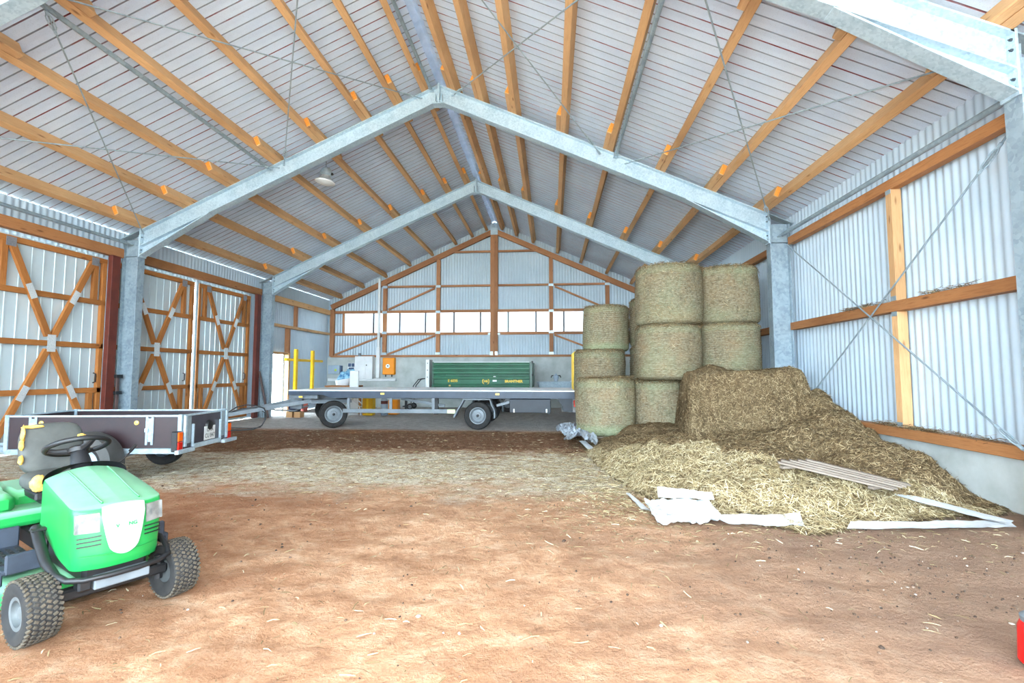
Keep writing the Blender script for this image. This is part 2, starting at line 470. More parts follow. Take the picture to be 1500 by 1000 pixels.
# hay-side wall: corrugated sheet over a concrete plinth
mb = MB(); corr_panel(mb, YF[0], 19.6, .5, zroof(XW) + .012, 'Y', XW)
tag(mb.build('wall_right', SHEET, smooth=True, kind='structure'), 'tall white corrugated wall behind the hay bales', 'wall')
o = MB().box((7.16, 7.03, .27), (.32, 25.0, .56), .01).build('baseboard_right', CONC, kind='structure')
tag(o, 'low grey concrete plinth under the corrugated wall by the hay heap', 'plinth')
# door-side wall
mb = MB()
corr_panel(mb, YF[0], 4.6, 0, zroof(XW) - .03, 'Y', -XW, sgn=-1)
corr_panel(mb, 4.6, 14.53, 3.80, zroof(XW) - .012, 'Y', -XW, sgn=-1)
for ya, yb in ((4.6, 5.0), (9.15, 9.5), (14.0, 14.53)): corr_panel(mb, ya, yb, 0, 3.82, 'Y', -XW, sgn=-1)
corr_panel(mb, 14.53, 15.32, 0, zroof(XW) - .012, 'Y', -XW, sgn=-1)
corr_panel(mb, 15.32, 16.16, 2.06, zroof(XW) - .012, 'Y', -XW, sgn=-1)
corr_panel(mb, 16.16, 19.6, 0, zroof(XW) - .012, 'Y', -XW, sgn=-1)
tag(mb.build('wall_left', SHEET, smooth=True, kind='structure'), 'white corrugated wall holding the big wooden doors and the open doorway', 'wall')
# gable wall
mb = MB()
gz = lambda x: zroof(x) + .015
corr_panel(mb, -7.16, 7.16, 1.9, 3.0, 'X', 19.56)
corr_panel(mb, -7.16, 7.16, 3.95, gz, 'X', 19.56)
corr_panel(mb, -7.16, -6.4, 3.0, 3.95, 'X', 19.56); corr_panel(mb, 6.4, 7.16, 3.0, 3.95, 'X', 19.56)
tag(mb.build('wall_back', SHEETG, smooth=True, kind='structure'), 'grey corrugated gable wall at the far end of the barn', 'wall')
o = MB().box((0, 19.62, 1.02), (14.2, .36, 2.06), .01).build('baseboard_back', CONC, kind='structure')
tag(o, 'weathered grey concrete base wall below the far gable', 'base wall')
# ribbon windows
def pane_mat():
    m, nt, bs, out = nodes('milky_window_sheet')
    tr = N(nt, 'ShaderNodeBsdfTransparent'); tr.inputs[0].default_value = (.42, .43, .44, 1)
    mx = N(nt, 'ShaderNodeMixShader'); mx.inputs[0].default_value = .12
    bs.inputs['Base Color'].default_value = (.85, .88, .9, 1); bs.inputs['Roughness'].default_value = .25
    nt.links.new(tr.outputs[0], mx.inputs[1]); nt.links.new(bs.outputs[0], mx.inputs[2]); nt.links.new(mx.outputs[0], out.inputs[0])
    return m
PANE = pane_mat()
MULL = mat('dark_mullion', (92, 92, 96), (74, 74, 78), .5)
spans = [(-6.4, -4.7), (-4.54, -2.44), (-2.26, -.16), (.15, 2.25), (2.4, 4.54), (4.71, 6.4)]
mull = [-5.146, -4.015, -2.909, -1.698, -.585, .574, 1.722, 2.859, 4.0, 5.14]
wl = ['first window strip next to the corner with the open doorway', 'second window strip of the gable, above the orange box', 'window strip of the gable just on the door side of the central post',
      'window strip of the gable just on the bale side of the central post', 'fifth window strip of the gable, partly hidden by the stacked bales', 'last window strip of the gable, behind the stacked bales']
for k, (a, b) in enumerate(spans):
    r = thing('window_%d' % (k + 1), wl[k], 'window', ((a + b) / 2, 19.56, 3.0), kind='structure')
    a2, b2 = a - (.08 if k else 0), b + (.09 if k < 5 else 0)
    MB().box(((a2 + b2) / 2, 19.575, 3.475), (b2 - a2, .008, .97)).build('pane', PANE, r, world=True)
    for x in mull:
        if a < x < b: MB().box((x, 19.545, 3.475), (.07, .03, .96)).build('mullion', MULL, r, world=True)

# ---------------------------------------------------------------- steel portal frames
PLATE_B = mat('bolt_steel', (110, 118, 124), (86, 94, 100), .4, .8, scale=40)
def portal(y, label, haunch=True):
    r = thing('steel_portal_frame', label, 'steel frame', (0, y + .09, 0))
    yc = y + .09; fw = .18; tf = .02; dep = .355
    for s in (-1, 1):
        c = MB()
        c.box((s * 6.62, yc, 2.2), (tf, fw, 4.4), .002); c.box((s * 6.975, yc, 2.15), (tf, fw, 4.3), .002)
        c.box((s * 6.798, yc, 2.16), (.335, .014, 4.32))
        c.box((s * 6.798, yc, 3.945), (.335, fw - .01, .016)); c.box((s * 6.798, yc, .012), (.44, .26, .024))
        c.beam((s * 6.55, yc, zr(6.55) - .008), (s * 7.06, yc, zr(7.06) - .008), fw, .016, (0, 0, 1))
        c.build('column', GALV, r, world=True)
        f = MB()
        n = V((s * SL, 0, 1)).normalized()
        P = lambda x, z: (s * x, yc, z)
        f.beam(P(.01, zr(.01) - .011), P(6.6, zr(6.6) - .011), fw, tf, n)
        f.beam(P(.01, zr(.01) - dep), P(6.6, zr(6.6) - dep), fw, tf, n)
        f.add([P(.01, zr(.01) - .01), P(6.6, zr(6.6) - .01), P(6.6, zr(6.6) - dep), P(.01, zr(.01) - dep)], [(0, 1, 2, 3)])
        f.build('rafter', GALV2, r, world=True)
        h = MB()
        a, b = P(5.03, zr(5.03) - dep - .012), P(6.6, 3.955)
        h.beam(a, b, fw, .02, n)
        h.add([a, b, P(6.6, zr(6.6) - dep), P(5.03, zr(5.03) - dep)], [(0, 1, 2, 3)])
        h.build('haunch', GALV2, r, world=True)
        e = MB().box((s * 6.595, yc, 4.235), (.024, fw + .01, .63), .003); e.build('end_plate', GALV2, r, world=True)
        for dz in (4.46, 4.36, 4.08, 4.0):
            for dy in (-.055, .055):
                M = Matrix.Translation((s * 6.583, yc + dy, dz)) @ Matrix.Rotation(-s * PI / 2, 4, 'Y')
                MB().lathe([(.016, 0), (.016, .014), (.008, .014), (.008, .03)], 6, M).build('bolt', PLATE_B, r, world=True)
    a = MB().box((0, yc, zr(0) - .19), (.04, fw + .01, .44), .004)
    a.add([(-.13, yc - .085, zr(0) - .415), (.13, yc - .085, zr(0) - .415), (.13, yc + .085, zr(0) - .415), (-.13, yc + .085, zr(0) - .415)], [(0, 1, 2, 3)])
    a.box((0, yc, zr(0) - .41), (.26, fw, .02)); a.box((-.07, yc - .05, zr(0) - .3), (.012, .09, .2)); a.box((.07, yc - .05, zr(0) - .3), (.012, .09, .2))
    a.build('apex_plate', GALV2, r, world=True)
    return r
portal(YF[1], 'galvanised steel frame overhead, its corner cut off by the top of the photo')
portal(YF[2], 'galvanised steel frame crossing mid-barn beside the tall bales')
portal(YF[3], 'galvanised steel frame between the flat trailer and the far gable')

# ---------------------------------------------------------------- purlins with splice blocks
PX = [.31, .91, 1.6, 2.6, 3.55, 4.58, 5.56, 6.52]
ordn = ['topmost', 'second', 'third', 'fourth', 'fifth', 'sixth', 'seventh', 'lowest']
for s, side in ((-1, 'roof slope above the doors'), (1, 'roof slope above the hay')):
    n = V((s * SL, 0, 1)).normalized(); up_dir = V((-s, 0, SL)).normalized()
    for k, x in enumerate(PX):
        base = V((s * x, 0, zr(x))) + n * .104
        r = thing('roof_purlin', '%s timber purlin counted from the ridge on the %s' % (ordn[k], side), 'purlin', (base.x, 9.5, base.z), group='roof purlins')
        timber('timber', (base.x, -5.4, base.z), (base.x, 19.48, base.z), .11, .206, WOOD_P, r, n, ENDG)
        for j in (1, 2, 3):
            rnd = random.uniform(-.1, .1); sg = 1
            q = base + up_dir * .105 * sg - n * .004
            L0, L1 = .68 + rnd, .62 - rnd
            timber('splice_block', (q.x, YF[j] - L0, q.z), (q.x, YF[j] + .18 + L1, q.z), .10, .2, WOOD_P, r, n, ENDG, .012)

# ---------------------------------------------------------------- strut tubes and tie rods of the braced bay
def strut(p0, p1, label):
    d = (V(p1) - V(p0)).normalized()
    r = thing('strut_tube', label, 'steel tube', p0, group='steel strut tubes')
    MB().tube([V(p0) + d * .12, V(p1) - d * .12], .034, 14).build('tube', GALV, r, world=True, smooth=True)
    for p, sg in ((V(p0), 1), (V(p1), -1)):
        MB().box(p + d * sg * .07, (.09, .16, .014), .002).build('end_lug', GALV2, r, world=True)
for x, lab in ((-3.66, 'grey steel strut tube under the roof slope above the doors'), (-.15, 'grey steel strut tube beside the ridge cap'), (3.66, 'grey steel strut tube under the roof slope above the hay')):
    strut((x, YF[1] + .1, zr(x) - .075), (x, YF[2] + .03, zr(x) - .075), lab)
strut((-6.8, YF[1] + .1, 4.23), (-6.8, YF[2] + .03, 4.2), 'grey steel eaves tube above the wooden doors')
strut((6.8, YF[1] + .1, 4.06), (6.8, YF[2] + .03, 4.06), 'grey steel eaves tube high on the corrugated hay-side wall')
def tie(p0, p1, label, tb=1):
    p0, p1 = V(p0), V(p1); L = (p1 - p0).length; d = (p1 - p0) / L
    r = thing('tie_rod', label, 'tie rod', p0, group='steel tie rods')
    MB().tube([p0, p1], .0105, 8).build('rod', GALV, r, world=True, smooth=True)
    q = p0 + d * (L - .42) if tb else p0 + d * .42
    R = frame_from(d, (0, 0, 1)); sv = R.col[1]
    t = MB()
    for sg in (-1, 1): t.tube([q - d * .13 + sv * sg * .008, q - d * .07 + sv * sg * .03, q + d * .07 + sv * sg * .03, q + d * .13 + sv * sg * .008], .009, 6)
    t.tube([q - d * .17, q - d * .11], .018, 8); t.tube([q + d * .11, q + d * .17], .018, 8)
    t.build('turnbuckle', GALV2, r, world=True, smooth=True)
    MB().beam(p1 - d * .12, p1, .05, .012).build('fork_end', GALV2, r, world=True)
def rp(x, f, dz=-.15): return (x, YF[f] + (.19 if f == 1 else -.01), zr(x) + dz)
tie(rp(-3.5, 1), rp(-6.5, 2), 'tie rod crossing the lowest roof panel down to the door-side frame knee', 0)
tie(rp(-6.5, 1), rp(-3.45, 2), 'tie rod of the door-side slope rising from the eaves to the mid-barn frame')
tie(rp(-.3, 1), rp(-3.35, 2), 'steep tie rod ending on the mid-barn frame beside the hanging lamp')
tie(rp(-3.5, 1), rp(-.35, 2), 'long tie rod of the door-side slope ending at the frame apex')
tie(rp(3.4, 1), rp(.3, 2), 'tie rod of the hay-side slope ending at the frame apex')
tie(rp(.3, 1), rp(3.35, 2), 'tie rod from the ridge ending beside the strut tube over the hay')
tie(rp(3.8, 1), rp(6.6, 2), 'tie rod running down to the hay-side column head')
tie(rp(6.5, 1), rp(3.85, 2), 'tie rod of the hay-side slope rising from the eaves to the mid-barn frame')
tie((6.86, YF[2] - .05, 3.9), (6.86, YF[1] + .3, .52), 'wall tie rod with its turnbuckle low beside the concrete plinth')
tie((6.86, YF[1] + .3, 3.85), (6.86, YF[2] - .05, .5), 'wall tie rod whose lower end vanishes behind the hay heap', 0)

# ---------------------------------------------------------------- wall timber frames
def rail_group(name, label, loc): return thing(name, label, 'timber frame', loc)
NP = mat('nail_plate', (226, 230, 230), (200, 206, 208), .4, .3, scale=60)
NPD = mat('dull_nail_plate', (150, 148, 150), (126, 124, 128), .5, .4, scale=60)
hay_lab = ['timber wall frame of the hay-side wall beside the barn mouth', 'timber wall frame with mid rail and post behind the hay heap', 'timber wall frame of the hay-side wall behind the bale stacks', 'timber wall frame of the hay-side wall meeting the far gable']
for b in range(4):
    ya, yb = YF[b] + .19, YF[b + 1] - .01; ym = 6.765 + 5 * (b - 1)
    if b == 3: yb = 19.3
    r = rail_group('wall_timber_frame', hay_lab[b], (6.98, (ya + yb) / 2, .55))
    timber('top_rail', (6.99, ya, 3.955), (6.99, yb, 3.955), .12, .14, WOOD_S, r)
    timber('middle_rail', (6.985, ya, 2.29), (6.985, yb, 2.29), .13, .14, WOOD_S, r)
    timber('sill_plate', (6.985, ya, .615), (6.985, yb, .615), .15, .13, WOOD_S, r)
    timber('post', (7.0, ym, .68), (7.0, ym, 2.22), .11, .13, WOOD_P, r, (1, 0, 0)); timber('post', (7.0, ym, 2.36), (7.0, ym, 3.885), .11, .13, WOOD_P, r, (1, 0, 0))
    for z in (.72, 2.40, 2.19, 3.86): MB().box((6.935, ym, z), (.006, .1, .06)).build('bracket', GALV, r, world=True)
# door-side: header beams
r = rail_group('header_beam', 'long timber header beam above the pair of wooden doors', (-6.99, 12, 3.89)); timber('timber', (-6.99, 9.72, 3.99), (-6.99, 14.52, 3.99), .13, .2, WOOD_S, r)
r = rail_group('header_beam', 'timber header beam above the wooden door behind the box trailer', (-6.99, 7, 3.89)); timber('timber', (-6.99, 4.72, 3.99), (-6.99, 9.52, 3.99), .13, .2, WOOD_S, r)
r = rail_group('wall_timber_frame', 'timber wall frame around the bright open doorway', (-6.99, 17, 0))
timber('top_rail', (-6.99, 14.72, 3.93), (-6.99, 19.3, 3.93), .13, .19, WOOD_P, r); timber('middle_rail', (-6.99, 14.72, 3.03), (-6.99, 19.3, 3.03), .13, .09, WOOD_P, r)
timber('post', (-7.0, 16.7, 3.08), (-7.0, 16.7, 3.83), .11, .12, WOOD_R, r, (1, 0, 0)); timber('post', (-7.0, 16.2, 2.1), (-7.0, 16.2, 2.98), .1, .16, WOOD_R, r, (1, 0, 0))
timber('door_post', (-7.0, 16.24, 0), (-7.0, 16.24, 2.1), .1, .14, WOOD_P, r, (1, 0, 0)); timber('lintel', (-7.0, 15.25, 2.08), (-7.0, 16.33, 2.08), .1, .08, WOOD_P, r)
for y, z1, lab in ((9.31, 3.89, 'dark red door post beside the steel column near the box trailer'), (14.32, 3.89, 'dark red door post between the pair of doors and the drawbar'), (4.82, 3.89, 'dark red door post at the far end of the first wooden door')):
    tag(MB().box((-6.93, y, z1 / 2), (.1, .2, z1), .006).build('door_post', REDP), lab, 'post')

def door(i, yc, y0, y1, label, bar=False):
    r = thing('door_%d' % i, label, 'door', (-7.04, yc, .04), kind='structure')
    mb = MB(); vs = []; fs = []
    ys = [y0]; prof = []
    y = y0
    while y < y1:
        for a, d in ((0, 0), (.168, 0), (.174, .012), (.194, .012)):
            if y + a < y1: prof.append((y + a, d))
        y += .2
    prof.append((y1, 0))
    for yy, d in prof: vs += [(-7.085 + d, yy, .0), (-7.085 + d, yy, 3.84)]
    fs = [(2 * k, 2 * k + 2, 2 * k + 3, 2 * k + 1) for k in range(len(prof) - 1)]
    mb.add(vs, fs).build('panel', DOORP, r, world=True)
    X = -7.04; W = .1; T = .07
    R = lambda n, p, q, w=W, up=(1, 0, 0): timber(n, p, q, w, T, WOOD_D, r, up)
    for n, z in (('top_rail', 3.74), ('upper_rail', 2.86), ('middle_rail', 1.955), ('lower_rail', 1.05), ('bottom_rail', .13)): R(n, (X, y0, z), (X, y1, z))
    yl, yh = max(y0, yc - 1.16), min(y1, yc + 1.1)
    R('stile', (X, y1 - .05, .18), (X, y1 - .05, 3.69), .09); R('stile', (X, y0 + .05, .18), (X, y0 + .05, 3.69), .09)
    for s in (-1, 1):
        XX = X + .035
        timber('brace', (XX, yc + s * .05, 2.09), (XX, yc + s * .74, 3.66), .11, .06, WOOD_D, r, (1, 0, 0)); timber('brace', (XX, yc + s * .05, 1.83), (XX, yc + s * .82, .2), .11, .06, WOOD_D, r, (1, 0, 0))
        R('strut', (X, yc + s * .83, 2.91), (X, yc + s * .83, 3.69)); R('strut', (X, yc + s * .85, .18), (X, yc + s * .85, 1.0))
        for (ya, za), (yb2, zb), in (((.34, 2.75), (.45, 3.0)), ((.37, 1.16), (.49, .91))):
            MB().beam((X + .068, yc + s * ya, za), (X + .068, yc + s * yb2, zb), .115, .004, (1, 0, 0)).build('nail_plate', NP, r, world=True)
        MB().box((X + .068, yc + s * .77, 3.68), (.004, .16, .16)).build('nail_plate', NPD, r, world=True)
    MB().box((X + .07, yc, 1.955), (.005, .15, .32)).build('nail_plate', NP, r, world=True)
    hy = yc + .935
    MB().tube([(X - .02, hy, 1.2), (X + .03, hy, 1.22), (X + .03, hy, 1.38), (X - .02, hy, 1.4)], .012, 8).build('handle', BLACK, r, world=True, smooth=True)
    if bar: MB().box((X + .03, y1 + .075, 1.95), (.05, .08, 3.8), .006).build('locking_bar', GALV2, r, world=True)
    return r
door(1, 8.164, 7.05, 9.23, 'cross-braced wooden door leaf behind the box trailer'); door(2, 10.56, 9.42, 11.72, 'cross-braced door leaf between the steel column and the locking bar', True)
door(3, 12.97, 11.87, 14.06, 'cross-braced door leaf next to the flat trailer drawbar'); door(4, 5.95, 4.9, 7.02, 'cross-braced wooden door leaf beside the barn mouth, before the box trailer')

# gable timber frame
r = thing('gable_timber_frame', 'timber frame of posts, rails and braces on the far gable', 'timber frame', (0, 19.45, 2.05))
YG = 19.45
for x in (-.078, .078): timber('centre_post', (x, YG - .01, 2.1), (x, YG - .01, zr(0) - .12), .155, .13, WOOD_R, r, (0, 1, 0))
for s in (-1, 1):
    timber('rake_beam', (s * .05, YG - .01, zr(.05) - .19), (s * 6.95, YG - .01, zr(6.95) - .19), .13, .21, WOOD_R, r, (s * SL, 0, 1))
    for x, w in ((2.345, .16), (4.62, .16), (6.9, .17)): timber('post', (s * x, YG - .01, 2.1), (s * x, YG - .01, zr(x) - .3), w, .12, WOOD_R, r, (0, 1, 0))
    for a, b, z, h in ((.16, 1.95, 6.45, .08), (.16, 2.26, 5.02, .08), (2.43, 4.54, 5.02, .08), (.16, 2.26, 3.96, .11), (2.43, 4.54, 3.96, .11), (4.7, 6.82, 3.96, .11), (.16, 2.26, 3.03, .11), (2.43, 4.54, 3.03, .11), (4.7, 6.82, 3.03, .11), (0.0, 6.95, 2.1, .09)):
        timber('rail', (s * a, YG, z), (s * b, YG, z), .09, h, WOOD_R, r)
    timber('stud', (s * 6.42, YG, 3.08), (s * 6.42, YG, 3.9), .07, .07, WOOD_R, r, (0, 1, 0))
    for p, q in (((4.48, 4.06), (2.5, 4.94)), ((4.5, 2.17), (2.47, 2.95)), ((6.76, 2.17), (4.75, 2.95))):
        timber('brace', (s * p[0], YG, p[1]), (s * q[0], YG, q[1]), .07, .08, WOOD_R, r, (0, 1, 0))
    for x in (2.345, 4.62):
        for z in (2.2, 3.07, 3.93, 5.0): MB().box((s * x, YG - .075, z), (.2, .006, .1)).build('joint_plate', GALV2, r, world=True)
for x in (-.1, .1): MB().box((x, YG - .085, 2.2), (.12, .006, .15)).build('joint_plate', GALV2, r, world=True); MB().box((x * 2, YG - .06, 3.0), (.1, .01, .08)).build('joint_plate', GALV2, r, world=True)
MB().box((0, YG - .085, zr(0) - .2), (.3, .008, .3)).build('joint_plate', GALV2, r, world=True)
# ---------------------------------------------------------------- hay: materials
def hay_base(name, c1, c2, c3, sc=34):
    m, nt, bs, out = nodes(name)
    v = coord(nt, 'World', (1, 1, 1.2))
    f = noise_n(nt, v, sc, 6, .75, 1.2); b = noise_n(nt, v, 2.2, 4)
    col = ramp(nt, f, [(.3, s2l(c3)), (.5, s2l(c2)), (.68, s2l(c1))])
    col = mixc(nt, ramp(nt, b, [(.4, g(0)), (.66, g(.55))]), col, s2l(c3))
    nt.links.new(col, bs.inputs['Base Color']); bs.inputs['Roughness'].default_value = .95; bs.inputs['Specular IOR Level'].default_value = .1
    bump(nt, bs, f, 1.0, .03); return m
def strand_mat(name, stops):
    m, nt, bs, out = nodes(name)
    r = N(nt, 'ShaderNodeNewGeometry').outputs['Random Per Island']
    nt.links.new(ramp(nt, r, [(p, s2l(c)) for p, c in stops]), bs.inputs['Base Color'])
    bs.inputs['Roughness'].default_value = .7; bs.inputs['Specular IOR Level'].default_value = .25
    return m
HAY_B = hay_base('heaped_hay', (152, 133, 102), (116, 98, 72), (82, 67, 48))
STR_BROWN = strand_mat('brown_hay_strand', [(0, (76, 61, 42)), (.4, (112, 92, 64)), (.75, (146, 124, 90)), (1, (198, 178, 140))])
STR_PALE = strand_mat('pale_straw_strand', [(0, (114, 97, 68)), (.35, (152, 134, 98)), (.7, (184, 166, 126)), (1, (220, 208, 176))])
def bale_mat():
    m, nt, bs, out = nodes('netted_hay_bale')
    v = coord(nt, 'Object'); oi = N(nt, 'ShaderNodeObjectInfo').outputs['Random']
    st = coord(nt, 'Object', (1, 1, 1))
    f = noise_n(nt, st, 24, 8, .85, .6); b = noise_n(nt, v, 2.4, 5, .6)
    col = ramp(nt, f, [(.3, s2l((56, 48, 36))), (.5, s2l((114, 103, 80))), (.7, s2l((168, 154, 124)))])
    col = mixc(nt, ramp(nt, b, [(.4, g(0)), (.7, g(.5))]), col, s2l((150, 122, 88)))
    sx = N(nt, 'ShaderNodeSeparateXYZ'); nt.links.new(v, sx.inputs[0]); z = sx.outputs['Z']
    zz = math_n(nt, 'ADD', z, math_n(nt, 'MULTIPLY', math_n(nt, 'SUBTRACT', b, .5), .12))
    col = mixc(nt, ramp(nt, noise_n(nt, coord(nt, 'Object', (1, 1, .7)), 1.7, 4, .6), [(.46, g(0)), (.66, g(.45))]), col, s2l((122, 132, 104)))
    lowb = math_n(nt, 'MULTIPLY', ramp(nt, math_n(nt, 'ADD', zz, math_n(nt, 'MULTIPLY', oi, .12)), [(.24, g(.55)), (.36, g(0))]), ramp(nt, oi, [(.3, g(.15)), (.7, g(1))]))
    topb = ramp(nt, zz, [(.98, g(0)), (1.0, g(.2))])
    col = mixc(nt, math_n(nt, 'MAXIMUM', lowb, topb), col, s2l((134, 152, 116)))
    w = math_n(nt, 'SINE', math_n(nt, 'MULTIPLY', z, 2 * PI / .026))
    net = math_n(nt, 'MULTIPLY', ramp(nt, w, [(.5, g(0)), (.95, g(1))]), ramp(nt, noise_n(nt, coord(nt, 'Object', (5, 5, 14)), 3.2, 4), [(.38, g(.05)), (.64, g(.75))]))
    col = mixc(nt, net, col, s2l((214, 212, 190)))
    tone = math_n(nt, 'MULTIPLY_ADD', oi, .2, .92)
    hs = N(nt, 'ShaderNodeHueSaturation'); nt.links.new(tone, hs.inputs['Value']); nt.links.new(col, hs.inputs['Color'])
    nt.links.new(hs.outputs[0], bs.inputs['Base Color']); bs.inputs['Roughness'].default_value = .9; bs.inputs['Specular IOR Level'].default_value = .15
    bump(nt, bs, f, .8, .02); return m
BALE = bale_mat()

def bale_mesh(seed, R=.6, H=1.18):
    nz, na = 30, 72; prof = []
    for i in range(nz + 1):
        t = i / nz; z = H * t
        e = min(t, 1 - t) * H; rr = R - (.07 * (1 - e / .09) ** 2 if e < .09 else 0)
        prof.append((rr, z))
    vs = []; fs = []
    for r, z in prof:
        for k in range(na):
            a = 2 * PI * k / na; p = V((math.cos(a) * 2.2, math.sin(a) * 2.2, z * 1.6 + seed * 9))
            d = .022 * noise.noise(p) + .014 * noise.noise(p * 3) + .007 * noise.noise(p * 9) + .012 * math.sin(z / H * PI)
            vs.append(((r + d) * math.cos(a), (r + d) * math.sin(a), z + .012 * noise.noise(p * 2 + V((9, 9, 9)))))
    for i in range(nz):
        for k in range(na): fs.append((i * na + k, i * na + (k + 1) % na, (i + 1) * na + (k + 1) % na, (i + 1) * na + k))
    for zz, ring, fl in ((0, 0, True), (H, nz, False)):
        rings = [[ring * na + k for k in range(na)]]
        for q in (.75, .45, .15):
            st = len(vs)
            for k in range(na):
                a = 2 * PI * k / na
                vs.append((R * q * math.cos(a), R * q * math.sin(a), zz + (.02 * noise.noise(V((math.cos(a) * q * 3, math.sin(a) * q * 3, seed + zz)))) + (.015 if not fl else 0)))
            rings.append(list(range(st, st + na)))
        for a_, b_ in zip(rings, rings[1:]):
            for k in range(na):
                f = (a_[k], a_[(k + 1) % na], b_[(k + 1) % na], b_[k]); fs.append(f[::-1] if fl else f)
        fs.append(tuple(rings[-1][::-1] if fl else rings[-1]))
    me = bpy.data.meshes.new('round_bale'); me.from_pydata(vs, [], fs); me.materials.append(BALE)
    me.polygons.foreach_set('use_smooth', [True] * len(fs)); me.update()
    n = 1500; a = RNG.uniform(0, 2 * PI, n); z = np.where(RNG.random(n) < .5, H + RNG.normal(scale=.025, size=n) - .03, RNG.uniform(.02, H, n)); z = np.clip(z, .02, H + .01)
    e = np.minimum(z, H - z); rr = R + .01 - np.where(e < .09, .07 * (1 - np.clip(e, 0, .09) / .09) ** 2, 0)
    P = np.stack([rr * np.cos(a), rr * np.sin(a), z], 1); Nn = np.stack([np.cos(a), np.sin(a), np.where(z > H - .06, .7, 0)], 1); Nn /= np.linalg.norm(Nn, axis=1, keepdims=True)
    sv, sq = strands(P, Nn, .03, .11, .005, .5)
    n2 = 500; a = RNG.uniform(0, 2 * PI, n2); q = R * .95 * np.sqrt(RNG.random(n2))
    P = np.stack([q * np.cos(a), q * np.sin(a), np.full(n2, H + .012)], 1); s2, q2 = strands(P, np.tile([0, 0, 1.], (n2, 1)), .06, .16, .006, .3)
    v2 = np_mesh('loose_hay', np.concatenate([sv, s2]), np.concatenate([sq, q2 + len(sv)]), STR_BROWN)
    return me, v2
BALES = [bale_mesh(k) for k in range(3)]
def bale(x, y, z, d, h, k, rot, label, grp='round hay bales'):
    me, fz = BALES[k % 3]
    o = bpy.data.objects.new('round_bale', me); COL.objects.link(o)
    o.location = (x, y, z); o.scale = (d / 1.2, d / 1.2, h / 1.18); o.rotation_euler = (0, 0, rot)
    f = bpy.data.objects.new('loose_hay', fz); COL.objects.link(f); f.parent = o; f['kind'] = 'stuff'
    return tag(o, label, 'hay bale', grp)
bale(3.49, 10.42, .115, 1.24, 1.17, 0, 0.3, 'front bale standing on a pallet beside the crumpled silver sheet')
bale(3.52, 11.72, 0.0, 1.14, .74, 1, 1.1, 'squat bale hidden behind the front bale on the pallet')
bale(3.5, 11.66, .74, 1.19, 1.2, 2, 2.0, 'bale squeezed between the front pallet bale and the bale topping the rear stack')
bale(3.73, 12.25, 1.94, 1.13, 1.13, 0, 4.1, 'bale on top of the lower stack beside the window strip')
bale(4.69, 10.4, 0.02, 1.17, 1.24, 1, .8, 'bottom bale with hay spilled round its foot, next to the pallet bale')
bale(4.72, 9.98, 1.27, 1.28, 1.08, 2, 2.7, 'middle bale of the tall front stack, above the spilled hay')
bale(4.75, 9.98, 2.36, 1.3, 1.19, 0, 5.0, 'top bale of the tall front stack, reaching up to the far rafter')
bale(5.93, 10.1, .05, 1.2, 1.2, 2, .2, 'bottom bale buried in the hay heap by the column')
bale(5.95, 10.1, 1.4, 1.2, .98, 1, 3.6, 'middle bale beside the steel column, half sunk in the heap')
bale(5.95, 10.1, 2.39, 1.2, 1.13, 0, 1.5, 'top bale beside the steel column and the corrugated wall')
bale(4.93, 12.2, 0.0, 1.2, .86, 2, 2.2, 'bottom bale of the dark rear stack between the two taller stacks')
bale(4.93, 12.2, .87, 1.2, 1.18, 0, 2.9, 'middle bale of the dark rear stack, seen as a narrow strip')
bale(4.93, 12.2, 2.06, 1.2, 1.18, 1, .6, 'top bale of the dark rear stack, seen beside the tall front stack')
bale(5.95, 11.55, 0.05, 1.2, 1.2, 0, 1.2, 'bottom bale of the hidden stack behind the column stack')
bale(5.95, 11.55, 1.26, 1.2, 1.2, 1, 3.2, 'middle bale of the hidden stack behind the column stack')
bale(5.92, 11.5, 2.47, 1.25, 1.3, 2, 4.4, 'highest bale peeping over the gap between the two front top bales')

# pallet under the front bale
r = thing('pallet', 'small grey wooden pallet under the front hay bale', 'pallet', (3.5, 10.42, 0))
for x in (-.45, 0, .45): MB().box((3.5 + x, 10.42, .055), (.1, 1.15, .06)).build('block', WOOD_G, r, world=True)
for k in range(6): MB().box((3.5, 9.9 + k * .208, .098), (1.1, .13, .022), .003).build('deck_board', WOOD_G, r, world=True)
MB().box((3.5, 9.86, .016), (1.1, .1, .022)).build('bottom_board', WOOD_G, r, world=True)

